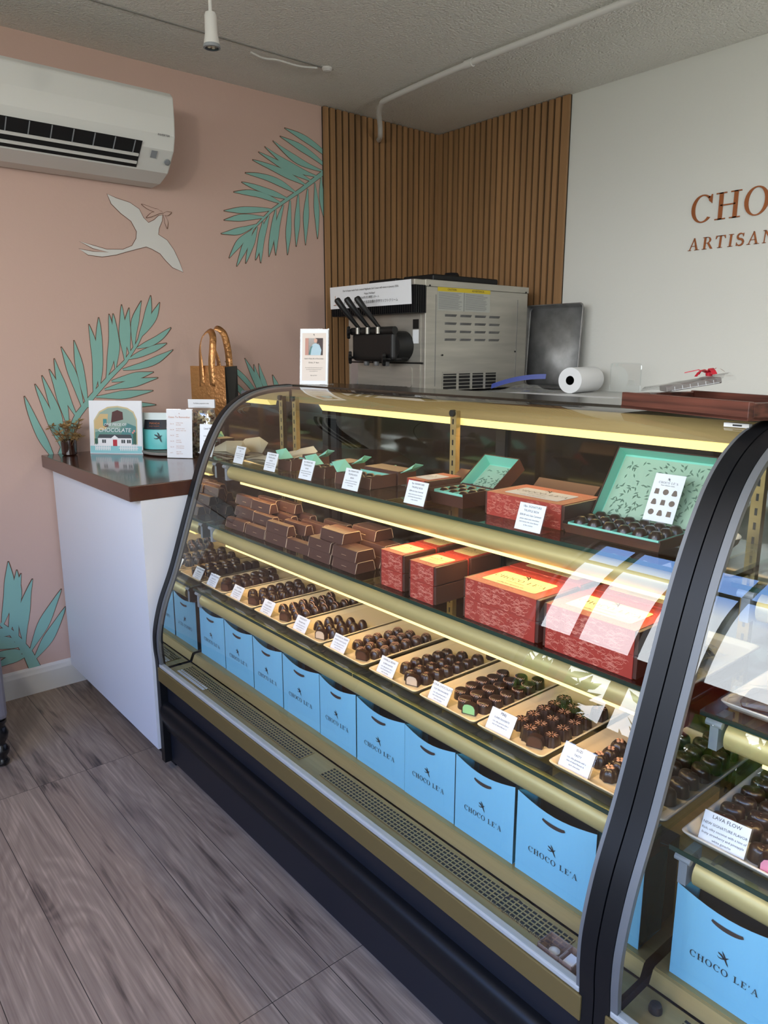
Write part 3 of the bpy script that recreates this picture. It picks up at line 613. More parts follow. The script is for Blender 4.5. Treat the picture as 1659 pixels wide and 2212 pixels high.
# three-piece bags etc. come next
# ---------------------------------------------------------------- blue paper carrier bags
def make_bag(label, wd=.172, hh=.172, dd=.075):
    t = thing('paper_bag', label, 'paper bag', (0, 0, 0))
    # front face with a sagging top edge and handle slot
    def edge(x): u = x/wd; return hh-.012*math.sin(PI*u)+.0
    n = 10; m = MB()
    A = [(wd*i/n, 0, 0) for i in range(n+1)]; B = [(wd*i/n, -.004*math.sin(PI*i/n), edge(wd*i/n)) for i in range(n+1)]
    m.band(A, B, 0)
    A2 = [(wd*i/n, dd, 0) for i in range(n+1)]; B2 = [(wd*i/n, dd+.003*math.sin(PI*i/n), edge(wd*i/n)-.002) for i in range(n+1)]
    m.band(A2, B2, 0)
    th = .0012
    m.band([(x, y+th, z) for x, y, z in A], [(x, y+th, z) for x, y, z in B], 2); m.band([(x, y-th, z) for x, y, z in A2], [(x, y-th, z) for x, y, z in B2], 2)
    m.poly([(0, 0, 0), (wd, 0, 0), (wd, dd, 0), (0, dd, 0)], 0)
    bd_ = m.build('body', [M_bluebag, M_bluein, M_bagin], t, fix=False)
    for x, s in ((0, 1), (wd, -1)):
        m = MB(); m.band([(x, 0, 0), (x+s*.006, dd/2, 0), (x, dd, 0)], [(x, 0, hh), (x+s*.022, dd/2, hh-.004), (x, dd, hh-.002)], 0); m.build('gusset', M_bluein, t, fix=False)
    m = MB(); sl = arc(wd/2, 0, .027, .010, 200, 340, 10); sl2 = arc(wd/2, .002, .025, .004, 340, 200, 10)
    m.poly([(p[0], -.0048, hh-.026+p[1]) for p in sl+sl2]); m.build('handle_slot', M_bagin, bd_, fix=False)
    m = MB(); P, wdt = serif_polys("CHOCO LE'A", .0115, .16); Mx = frame((wd/2, -.0028, .058), (1, 0, 0), (0, -.0240, 1)); put_polys(m, P, Mx)
    put_polys(m, hum_polys(.0115, 0, .031), Mx); m.build('logo', M_ink, bd_, fix=False)
    m = MB()
    for x in (wd*.3, wd*.55, wd*.78): m.box(x-.004, x+.004, dd+.012, dd+.014, .03, hh-.01)
    m.box(.006, wd-.006, dd+.014, dd+.05, 0, hh-.008, 1); m.build('inner_sleeve', [M_bagin, mat('grey_inner_bag', '6A625E', .8)], t, fix=True)
    return t
where = ['nearest the left end', 'second from the left end', 'third from the left end', 'fourth from the left end', 'fifth from the left end', 'sixth from the left end', 'seventh from the left end', 'eighth from the left end', 'beside the black divider']
bag0 = make_bag('x')
bx = [.968, 1.146, 1.328, 1.496, 1.680, 1.842, 2.024, 2.190, 2.360]; bxe = [1.14, 1.322, 1.49, 1.676, 1.836, 2.022, 2.186, 2.352, 2.54]
for i, x in enumerate(bx):
    o = bag0 if i == 0 else dup(bag0)
    o.location = (x, -2.012-.010*i/8, .4115); o.scale = ((bxe[i]-x)/.172, 1, 1-.0*i)
    o['label'] = 'sky blue paper carrier bag on the case floor, %s' % where[i]; o['group'] = 'blue bags on the floor of the long case'
for i, x in enumerate((2.692, 2.876, 3.06, 3.24)):
    o = dup(bag0); o.location = (x, -2.022, .4115); o.scale = (1, 1, .99)
    o['label'] = ['sky blue paper carrier bag in the right-hand case, next to the divider', 'second blue paper bag from the divider in the right-hand case', 'third blue paper bag from the divider in the right-hand case', 'fourth blue paper bag from the divider in the right-hand case'][i]
    o['group'] = 'blue bags in the right-hand case'
# ================================================================ TRAYS, CHOCOLATES, PRICE CARDS
def rrect(w_, d_, r, n=5):
    out = []
    for cx, cy, a in ((w_/2-r, d_/2-r, 0), (-w_/2+r, d_/2-r, 90), (-w_/2+r, -d_/2+r, 180), (w_/2-r, -d_/2+r, 270)):
        out += arc(cx, cy, r, r, a, a+90, n)
    return out
def tray_mesh(name, w_, d_, mt, h=.012):
    m = MB(); R = []
    for ins, z in ((.010, 0), (.002, h*.75), (0, h), (.001, h+.0012), (.004, h+.001), (.011, .0045), (.014, .0035)):
        R.append([(x, y, z) for x, y in rrect(w_-2*ins, d_-2*ins, .010)])
    m.rings(R); return m.build(name, mt, None, smooth=True, angle=50)
SZ = .645
TR = [(.957, 1.112), (1.121, 1.292), (1.305, 1.473), (1.485, 1.655), (1.665, 1.838), (1.858, 2.030), (2.042, 2.214), (2.220, 2.393), (2.406, 2.578)]
tray0 = tray_mesh('serving_tray', .170, .330, M_tray)
order = ['first', 'second', 'third', 'fourth', 'fifth', 'sixth', 'seventh', 'eighth', 'ninth']
what = ['square domed chocolates', 'tall square domed chocolates', 'ridged chocolates', 'round chocolates with a pale curved line', 'plain bell-shaped chocolates', 'swirled domed chocolates', 'small ridged flower chocolates', 'mint-filled chocolates with a zigzag line', 'scalloped crown chocolates']
what[7], what[8] = 'scalloped crown chocolates', 'rosette-topped chocolates'; what[6] = 'chocolates with a pale zigzag line and one cut mint piece'; what[5] = 'leaf-textured domed chocolates'; what[4] = 'swirled domed chocolates'; what[3] = 'plain bell-shaped chocolates'; what[2] = 'round chocolates with a pale curved line'; what[1] = 'ridged chocolates'; what[0] = 'square domed chocolates'
TR = [(.957, 1.112)]+TR[1:]
for i, (a, b) in enumerate(TR):
    o = tray0 if i == 0 else tray0.copy()
    if i: COL.objects.link(o)
    o.location = ((a+b)/2, -1.832, SZ+.0002); o.scale = ((b-a)/.170, 1, 1)
    tag(o, 'cream tray of %s, %s from the left' % (what[i].replace('with a pale zigzag line and one cut mint piece', 'with zigzag lines'), order[i]), 'tray', 'cream trays on the lowest glass shelf')
def stripe(mb, r, h, y0=-.006, n=14, wd=.0012, wave=0, amp=.0, mi=1, rot=0.0, span=2.0):
    """thin pale line piped over the top"""
    P = []
    for i in range(n+1):
        u = -r*.85+2*r*.85*i/n; v = y0+amp*math.sin(i*wave)
        rr = min(.999, math.hypot(u, v)/r); z = h*(1-rr**2.6)**.5+.0006
        P.append((u*math.cos(rot)-v*math.sin(rot), u*math.sin(rot)+v*math.cos(rot), z))
    mb.tube(P, wd/2, 4, mi=mi)
M_pipe = mat('caramel_piping', 'B98A6C', .5); M_mintf = mat('mint_filling', '8FC98A', .6); M_creamf = mat('cream_filling', 'CDB9A0', .6); M_pinkf = mat('pink_filling', 'DE8FA4', .6); M_ganf = mat('ganache_filling', '4A2B1E', .5)
def dome_prof(r, h, p=2.6, n=9): return [(r*.98, 0), (r, h*.03)]+[(r*math.cos(PI/2*i/n)**(2/p)*1.0, h*(.05+.95*math.sin(PI/2*i/n)**(2/p))) for i in range(1, n)]+[(.0006, h)]
def choc(kind):
    m = MB(); r, h = .0155, .0235; mats = [M_choc, M_pipe]
    if kind == 'square':
        R = []
        for s, z in ((1, 0), (.99, .010), (.93, .017), (.80, .0215), (.5, .0242), (.15, .025)):
            R.append([(x, y, z) for x, y in rrect(.029*s, .029*s, .006*s, 3)])
        m.rings(R)
    elif kind == 'ridged':
        m.lathe([(r*1.02, 0), (r*.98, h*.3), (r*.88, h*.62), (r*.7, h*.88), (r*.4, h), (.001, h*1.0)], n=48, flute=12, famp=.06)
    elif kind == 'line':
        m.lathe(dome_prof(r, h), n=24); stripe(m, r, h, -.004, wd=.0022)
    elif kind == 'bell':
        m.lathe([(r*1.02, 0), (r*.95, h*.25), (r*.82, h*.6), (r*.6, h*.88), (r*.35, h*1.02), (.001, h*1.08)], n=10)
    elif kind == 'swirl':
        m.lathe(dome_prof(r*1.04, h), n=24)
        for k, y in enumerate((-.008, -.003, .003)): stripe(m, r*1.04, h, y, amp=.002, wave=.8, wd=.0014, rot=.5)
    elif kind == 'leafy':
        m.lathe(dome_prof(r*1.02, h, 3), n=40, flute=9, famp=.05)
        for k in range(3): stripe(m, r*.9, h, -.006+k*.004, amp=.0015, wave=2.1, wd=.0009, rot=.9)
    elif kind == 'zigzag':
        m.lathe([(r*1.12, 0), (r*1.08, h*.5), (r*1.0, h*.86), (r*.88, h*.97), (r*.5, h*1.03), (.001, h*1.05)], n=30)
        P = []
        for i in range(17):
            a = math.radians(190+160*i/16); rr = r*1.035 if i % 2 else r*.97; P.append((rr*math.cos(a), rr*math.sin(a), h*(.80 if i % 2 else .93)))
        m.tube(P, .0007, 4, mi=1)
    elif kind == 'crown':
        m.lathe([(r*1.18, 0), (r*1.1, h*.4), (r*1.0, h*.8), (r*.95, h*.95), (r*.6, h*.9), (.001, h*.95)], n=48, flute=10, famp=.07)
        for k in range(9): a = k*2*PI/9; m.tube([(r*.25*math.cos(a), r*.25*math.sin(a), h*.95), (r*.8*math.cos(a), r*.8*math.sin(a), h*.985)], .0006, 4, mi=1)
    elif kind == 'rosette':
        m.lathe(dome_prof(r*1.1, h, 3), n=48, flute=8, famp=.06)
        for k in range(4): m.lathe([(.003, 0), (.0036, .002), (.001, .004)], (.005*math.cos(k*1.6), .005*math.sin(k*1.6), h*.97), 8, mi=1)
    elif kind == 'twolobe':
        R = []
        for s, z, dp in ((1.05, 0, 0), (1.0, .012, 0), (.95, .018, 0), (.8, .0225, .001), (.45, .0245, .0015), (.1, .0235, .001)):
            ring = []
            for k in range(28):
                a = 2*PI*k/28; rr = .0175*s*(1+.13*abs(math.cos(a))**1.5-.10*abs(math.sin(a))**3); ring.append((rr*math.cos(a), rr*math.sin(a)*.9, z+(.0022*abs(math.cos(a)) if z > .015 else 0)))
            R.append(ring)
        m.rings(R); 
        for k in range(3): stripe(m, .0165, .0245, -.006+k*.006, amp=.001, wave=1.1, wd=.0007)
    return m.build('chocolate', mats, None, smooth=True, angle=50)
def cut_choc(fill, label):
    t = thing('cut_chocolate', label, 'chocolate', (0, 0, 0)); r, h = .0165, .0245; m = MB()
    pr = [(-r, 0), (-r, h*.6), (-r*.75, h*.9), (-r*.3, h), (r*.3, h), (r*.75, h*.9), (r, h*.6), (r, 0)]
    m.prism([(x, 0, z) for x, z in pr], (0, .015, 0)); m.build('shell', M_choc, t, smooth=True, angle=30)
    MB().prism([(x*.84, -.0004, .0016+z*.86) for x, z in pr], (0, .001, 0)).build('filling', fill, t)
    return t
KINDS = ['square', 'square', 'ridged', 'line', 'bell', 'swirl', 'leafy', 'zigzag', 'crown', 'rosette']
KINDS = ['square', 'ridged', 'line', 'bell', 'swirl', 'leafy', 'zigzag', 'crown', 'rosette']
# rows per column (left, middle, right) as the photo shows; pitch follows the pieces
ROWS = [(6, 5, 5), (6, 6, 6), (6, 6, 8), (3, 4, 4), (5, 6, 6), (5, 6, 7), (5, 6, 6), (5, 5, 5), (3, 4, 3)]
fills = {1: (M_ganf, 'ganache'), 2: (M_ganf, 'ganache'), 3: (M_creamf, 'cream'), 4: (M_ganf, 'ganache'), 5: (M_creamf, 'cream'), 6: (M_mintf, 'mint green'), 0: (M_ganf, 'ganache'), 7: (M_ganf, 'ganache')}
FZ = SZ+.0042
# tray 0 shows the tall square pieces; tray 1 square again in the photo's second row
for i, (a, b) in enumerate(TR):
    src = choc(KINDS[i]); used = False; wd = b-a; cols = [a+wd*.37, a+wd*.60, a+wd*.83]
    dy = .0345 if i < 6 else .0365
    for c, n in enumerate(ROWS[i]):
        y0 = (-1.925, -1.947, -1.930)[c]
        for k in range(n):
            if c == 2 and k == n-1 and i in (2, 5, 7): y = y0+dy*(k+.6)
            else: y = y0+dy*k
            o = src if not used else src.copy()
            if used: COL.objects.link(o)
            used = True
            o.location = (cols[c]+RND.uniform(-.0025, .0025), y+RND.uniform(-.003, .003), FZ); o.rotation_euler = (0, 0, RND.uniform(-.3, .3) if KINDS[i] not in ('square', 'zigzag') else RND.uniform(-.12, .12))
            sc1 = RND.uniform(.94, 1.05); o.scale = (sc1, sc1, sc1*RND.uniform(.95, 1.08))
            one = what[i].split(' and one')[0].replace('chocolates', 'chocolate')
            tag(o, '%s on the %s cream tray from the left' % (one, order[i]), 'chocolate', 'chocolates on the %s cream tray' % order[i])
    if i in fills:
        t = cut_choc(fills[i][0], 'halved chocolate showing %s filling at the front of the %s tray' % (fills[i][1], order[i]))
        t.location = (cols[2]-.012, -1.968, FZ); t.rotation_euler = (0, 0, .35)
# price cards
def card(label, lines, loc, rz=0.0, wd=.060, hh=.044, lean=.52, group=None, texts=None):
    t = thing('price_card', label, 'price card', loc, rz, group); ly, lz = math.sin(lean), math.cos(lean)
    Mx = frame((0, 0, .002), (1, 0, 0), (0, ly, lz)); nrm = Vector((0, -lz, ly))
    def q(u, v, w_): return Mx @ Vector((u, v, w_))
    m = MB(); m.hexa([q(-wd/2, 0, 0), q(wd/2, 0, 0), q(wd/2, 0, .0008), q(-wd/2, 0, .0008), q(-wd/2, hh, 0), q(wd/2, hh, 0), q(wd/2, hh, .0008), q(-wd/2, hh, .0008)]); cd_ = m.build('card', M_paper, t)
    m = MB(); n = len(lines); v = hh-.0065
    for s, tx in lines:
        put_text(m, tx, s, frame(q(0, v, .0011), (1, 0, 0), (0, ly, lz))); v -= s*1.35+.0006
    m.build('print', M_ink, cd_, fix=False)
    m = MB(); m.hexa([q(-wd/2-.002, -.001, -.0022), q(wd/2+.002, -.001, -.0022), q(wd/2+.002, -.001, -.0008), q(-wd/2-.002, -.001, -.0008), q(-wd/2-.002, hh+.0015, -.0022), q(wd/2+.002, hh+.0015, -.0022), q(wd/2+.002, hh+.0015, -.0008), q(-wd/2-.002, hh+.0015, -.0008)])
    m.box(-wd/2-.002, wd/2+.002, .0, .036, .0002, .0014); m.build('card_holder', M_clear, t)
    return t
body = [(.0042, 'rich, silky ganache with a'), (.0042, 'hint of island flavour in'), (.0042, 'dark chocolate')]
heads = [[(.0068, 'DARK CHOCOLATE'), (.0052, 'SIGNATURE')], [(.0068, 'TAHITIAN'), (.0052, 'VANILLA CARAMEL')], [(.0068, 'LILIKOI'), (.0052, 'PASSION FRUIT')], [(.0068, 'HAZELNUT'), (.0052, 'PRALINE MILK')], [(.0062, 'COOKIES & CREAM'), (.0052, 'WHITE CHOCOLATE')], [(.0066, 'VANILLA BEAN'), (.0052, 'SUPER FLAVOR')],
         [(.0066, 'KONA CHOCOLATE'), (.0052, 'TOP TEN FAVORITE')], [(.0078, 'PB&J'), (.0054, 'SUPER FAVORITE')], [(.0068, 'SUZI'), (.0054, 'TASTY')]]
for i, (a, b) in enumerate(TR):
    card('white price card standing on the front left of the %s cream tray' % order[i], heads[i]+body[:3 if i != 7 else 2], (a+.050, -1.985, SZ+.0055), .0, .060 if i < 7 else .066, .042 if i < 7 else .046)
T1 = SH[0][0]
c1 = [(1.058, -1.893, .060), (1.256, -1.896, .064), (1.452, -1.898, .063), (1.662, -1.898, .068), (1.910, -1.896, .070), (2.253, -1.896, .066)]
lab1 = ['at the left end', 'in front of the paper sleeve', 'in front of the small open boxes', 'in front of the wide open brown box', 'in front of the small red box', 'in front of the wide red box']
h1 = [[(.0062, 'TRUFFLE BARK'), (.0062, '$9')], [(.0062, '4pc SIGNATURE'), (.0062, 'TRUFFLE BOX'), (.0055, '$16.00')], [(.0062, '4pc SIGNATURE'), (.0062, 'TRUFFLE BOX'), (.0055, '$16.00')], [(.0062, '8pc SIGNATURE'), (.0062, 'TRUFFLE BOX'), (.0055, '$30.00')], [(.0062, '9pc SIGNATURE'), (.0062, 'TRUFFLE BOX'), (.0055, '$34 w/o Sea Caramel')], [(.0062, '18pc SIGNATURE'), (.0062, 'TRUFFLE BOX'), (.0055, '$58.00 w/o Sea Caramel')]]
for i, (x, y, wd) in enumerate(c1):
    card('white price card on the top glass shelf %s' % lab1[i], h1[i]+[(.0042, 'please select your chocolates'), (.0042, 'and choose the extra flavour'), (.0042, 'at the counter')], (x, y, T1+.0005), 0, wd, .056, .32)
# ---------------------------------------------------------------- brown boxes on the middle shelf
T2 = SH[1][0]
def brown_box(w_, d_, h_, taper=.006):
    """tuck box: long along x, narrower at the top, gabled ends showing raw card edges"""
    t = thing('brown_box', 'x', 'box', (0, 0, 0)); m = MB()
    m.hexa([(-w_/2, 0, 0), (w_/2, 0, 0), (w_/2, d_, 0), (-w_/2, d_, 0), (-w_/2, taper, h_), (w_/2, taper, h_), (w_/2, d_-taper, h_), (-w_/2, d_-taper, h_)]); o = m.build('body', M_brown, t); bevel(o, .0012, 2)
    m = MB()
    for s in (-1, 1):
        x = s*(w_/2+.0004); P = [(x, .001, .003), (x, taper+.0006, h_-.004), (x, taper+.004, h_-.0008), (x, d_-taper-.004, h_-.0008), (x, d_-taper-.0006, h_-.004), (x, d_-.001, .003)]; m.tube(P, .0008, 4)
    m.build('card_edge', M_brownl, o)
    MB().tube([(-.010, -.0004+.45*taper, h_*.42), (.010, -.0004+.45*taper, h_*.42)], .0005, 4).build('front_slit', M_brownl, t)
    m = MB(); P, _ = serif_polys("CHOCO LE'A", .0032, .16); put_polys(m, P, frame((0, d_*.45, h_+.0004), (1, 0, 0), (0, 1, 0))); m.build('print', M_brownl, t, fix=False)
    return t
bar_box = brown_box(.112, .034, .031); big = brown_box(.100, .068, .030)
hb = .0312
spots = []   # (x, y, level) bars
for y, xs_, lv in ((-1.945, (1.10, 1.225, 1.345, 1.462), 1), (-1.905, (1.09, 1.21, 1.33), 1), (-1.865, (1.05, 1.19, 1.32, 1.44), 1), (-1.825, (1.06, 1.20, 1.33), 1), (-1.785, (1.08, 1.25, 1.40), 1)):
    for x in xs_: spots.append((x, y, 0))
for x, y in ((1.09, -1.905), (1.215, -1.912), (1.345, -1.940), (1.10, -1.867), (1.24, -1.86), (1.37, -1.895), (1.12, -1.825), (1.27, -1.81), (1.40, -1.853), (1.44, -1.80)): spots.append((x, y, 1))
for x, y in ((1.06, -1.885), (1.17, -1.89), (1.13, -1.845), (1.22, -1.83)): spots.append((x, y, 2))
spots = [(x+.012, y, l) for x, y, l in spots]
names3 = ['bottom layer', 'second layer', 'top layer']
for k, (x, y, l) in enumerate(spots):
    o = bar_box if k == 0 else dup(bar_box)
    o.location = (x, y, T2+.0004+l*hb); o.rotation_euler = (0, 0, RND.uniform(-.02, .02))
    row = int(round((y+1.945)/.04)); o['label'] = 'slim brown box in the %s of the pile on the middle shelf' % names3[l]; o['group'] = 'slim brown boxes in the %s' % names3[l]
for k, (x, y, l, lb) in enumerate(((1.585, -1.948, 0, 'left column, bottom'), (1.585, -1.948, 1, 'left column, second up'), (1.700, -1.950, 0, 'right column, bottom'), (1.700, -1.950, 1, 'right column, second up'), (1.625, -1.935, 2, 'topmost, bridging the two columns'),
                                 (1.585, -1.870, 0, 'rear left, bottom'), (1.700, -1.870, 0, 'rear right, bottom'), (1.590, -1.868, 1, 'rear left, second up'), (1.705, -1.862, 1, 'rear right, second up'), (1.655, -1.850, 2, 'rear, topmost'))):
    o = big if k == 0 else dup(big); o.location = (x, y, T2+.0004+l*.0302)
    o['label'] = 'squat brown box beside the red boxes, %s' % lb; o['group'] = 'squat brown boxes stacked on the middle shelf'
# ---------------------------------------------------------------- red sleeved boxes
def red_box(w_, d_, h_, text=True, lab=M_label):
    t = thing('red_gift_box', 'x', 'box', (0, 0, 0)); e = .007
    o = MB().box(-w_/2, w_/2, .002, d_-.002, .001, h_-.001).build('inner_box', M_brown, t); bevel(o, .001)
    sv_ = MB().box(-w_/2+e, w_/2-e, 0, d_, 0, h_).build('sleeve', M_red, t)
    R = random.Random(int(w_*1000)); m = MB()
    for k in range(int(w_*330)):   # printed flower line drawing
        cx, cz, r0 = R.uniform(-w_/2+e, w_/2-e), R.uniform(.004, h_-.004), R.uniform(.004, .012)
        for rr in (r0, r0*.7):
            a0 = R.uniform(0, 360); P = [(x, -.0003, z) for x, z in arc(cx, cz, rr, rr*.7, a0, a0+200, 10) if abs(x) < w_/2-e and .001 < z < h_-.001]
            if len(P) > 2:
                m.band([(x, y, z-.0004) for x, y, z in P], [(x, y, z+.0004) for x, y, z in P])
        cy = R.uniform(.004, d_-.004); P = [(x, y, h_+.0002) for x, y in arc(cx, cy, r0, r0*.8, a0, a0+200, 10) if abs(x) < w_/2-e and .001 < y < d_-.001]
        if len(P) > 2: m.band([(x, y-.0003, z) for x, y, z in P], [(x, y+.0003, z) for x, y, z in P])
    m.build('flower_print', M_redl, sv_, fix=False)
    lw, ld = min(w_*.70, .145), d_*.58; m = MB(); m.prism([(x, d_*.46+y, h_+.0003) for x, y in rrect(lw, ld, .006)], (0, 0, .0004)); m.build('label', lab, sv_)
    m = MB(); s = lw*.10; P, _ = serif_polys("CHOCO LE'A", s, .16); Mx = frame((0, d_*.46-s*.2, h_+.0010), (1, 0, 0), (0, 1, 0)); put_polys(m, P, Mx); put_polys(m, hum_polys(s*.9, 0, s*2.4), Mx)
    put_text(m, 'artisan chocolates', s*.45, frame((0, d_*.46-s*.9, h_+.0010), (1, 0, 0), (0, 1, 0))); put_text(m, 'truffle box signature set', s*.5, frame((0, d_*.46-s*2.0, h_+.0010), (1, 0, 0), (0, 1, 0))); m.build('print', M_ink, sv_, fix=False)
    return t
hr = .0442
rs = red_box(.090, .105, hr); rl = red_box(.202, .135, hr)
k = 0
for x, y, nm in ((1.888, -1.945, 'left small stack'), (2.005, -1.955, 'right small stack')):
    for yy, nm2 in ((y, 'front'), (y+.112, 'rear')):
        for l in (0, 1):
            o = rs if k == 0 else dup(rs); k += 1; o.location = (x, yy, T2+.0004+l*(hr+.0006)); o['label'] = 'small red flower-print gift box, %s, %s %s' % (nm, nm2, ['lower', 'upper'][l]); o['group'] = 'small red gift boxes on the middle shelf'
k = 0
for x, nm in ((2.236, 'left wide stack'), (2.450, 'right wide stack beside the divider')):
    for yy, nm2 in ((-1.955, 'front'), (-1.812, 'rear')):
        for l in (0, 1):
            o = rl if k == 0 else dup(rl); k += 1; o.location = (x, yy, T2+.0004+l*(hr+.0006)); o['label'] = 'wide red flower-print gift box, %s, %s %s' % (nm, nm2, ['lower', 'upper'][l]); o['group'] = 'wide red gift boxes on the middle shelf'
# ---------------------------------------------------------------- top shelf displays
o = red_box(.078, .120, .050, lab=M_silver); o.location = (1.858, -1.842, T1+.0004); o.rotation_euler = (0, 0, -.04); tag(o, 'small coral red box with a pale label on the top shelf', 'box'); o.name = 'red_gift_box'
o = red_box(.216, .135, .052, lab=M_silver); o.location = (2.186, -1.832, T1+.0004); tag(o, 'wide coral red box with a pale lettered label on the top shelf', 'box'); o.name = 'red_gift_box'
def small_choc(m, x, y, z, r=.0155, h=.027, fl=0):
    m.lathe([(r, 0), (r, h*.3), (r*.85, h*.75), (r*.5, h), (.001, h*1.02)], (x, y, z), 24 if fl else 16, flute=fl, famp=.06 if fl else 0)
def truffle(x, y, z, label, group, fl=0, first=[None, None]):
    i = 1 if fl else 0
    if first[i] is None:
        m = MB(); small_choc(m, 0, 0, 0, fl=8 if fl else 0); o = m.build('truffle', M_choc, None, smooth=True, angle=60); first[i] = o
    else:
        o = first[i].copy(); COL.objects.link(o)
    o.location = (x, y, z); tag(o, label, 'chocolate', group); return o
def open_flap_box(x, y, w_, d_, label, fx=1.0, seed=0):
    """small open brown tuck box lined in mint with its flaps up"""
    t = thing('open_gift_box', label, 'box', (x, y, T1+.0004), .03); h = .030; th = .0014
    m = MB(); m.box(-w_/2, w_/2, 0, d_, 0, th, 0)
    m.hexa([(-w_/2, -.004, 0), (w_/2, -.004, 0), (w_/2, -.0026, 0), (-w_/2, -.0026, 0), (-w_/2, 0, h), (w_/2, 0, h), (w_/2, .0014, h), (-w_/2, .0014, h)], 0)
    m.box(-w_/2, w_/2, d_-th, d_, 0, h, 0); m.box(-w_/2, -w_/2+th, 0, d_, 0, h*.95, 0); m.box(w_/2-th, w_/2, 0, d_, 0, h*1.15, 0)
    m.build('tray_body', M_brown, t)
    m = MB(); m.box(-w_/2+th, w_/2-th, th, d_-th, th, th+.001, 0)
    m.poly([(-w_/2+.002, d_-.002, h*.3), (w_/2-.002, d_-.002, h*.3), (w_/2-.002, d_-.002, h*.98), (-w_/2+.002, d_-.002, h*.98)]); m.build('mint_lining', M_mint, t, fix=False)
    # left flap folded outwards, lid hinged at the back
    m = MB(); m.prism([(-w_/2, .004, h*.95), (-w_/2, d_*.7, h*.95), (-w_/2-.030, d_*.62, h*1.9), (-w_/2-.036, .014, h*1.75)], (.0012, 0, .0006)); m.build('left_flap', M_mint, t)
    m = MB(); y2 = d_+.006
    m.hexa([(-w_/2, y2, 0), (w_/2, y2, 0), (w_/2, y2+d_*.8, 0), (-w_/2, y2+d_*.8, 0), (-w_/2+.004, y2+.004, h*1.25), (w_/2-.004, y2+.004, h*1.25), (w_/2-.004, y2+d_*.8, h*1.25), (-w_/2+.004, y2+d_*.8, h*1.25)]); o = m.build('lid', M_brown, t); bevel(o, .001)
    m = MB(); m.prism([(w_/2, y2+.01, h*1.1), (w_/2, y2+d_*.7, h*1.1), (w_/2+.030, y2+d_*.75, h*1.75), (w_/2+.026, y2+d_*.45, h*1.95), (w_/2+.034, y2+.02, h*1.6)], (0, 0, .0012)); m.build('lid_flap', M_mint, t)
    m = MB()
    for xx in (-w_/2, w_/2): m.tube([(xx*1.005, -.004, 0), (xx*1.005, 0, h)], .0006, 4)
    m.build('card_edge', M_brownl, t)
    g = 'truffles in the %s' % label.split(' on ')[0].replace('open ', '')
    nx = max(2, int((w_-.005)/.0325))
    for i in range(nx):
        for j in range(2): truffle(x-w_/2+.019+i*.0325, y+.020+j*.034, T1+.0035, 'round truffle inside the %s' % label.split(' with')[0].split(' on ')[0].replace(' from the left', ''), label.split(' on ')[0])
    return t
open_flap_box(1.262, -1.842, .070, .078, 'first small open brown box from the left on the top shelf')
open_flap_box(1.435, -1.845, .082, .082, 'second small open brown box on the top shelf')
open_flap_box(1.615, -1.850, .150, .090, 'wider open brown box with mint flaps on the top shelf')
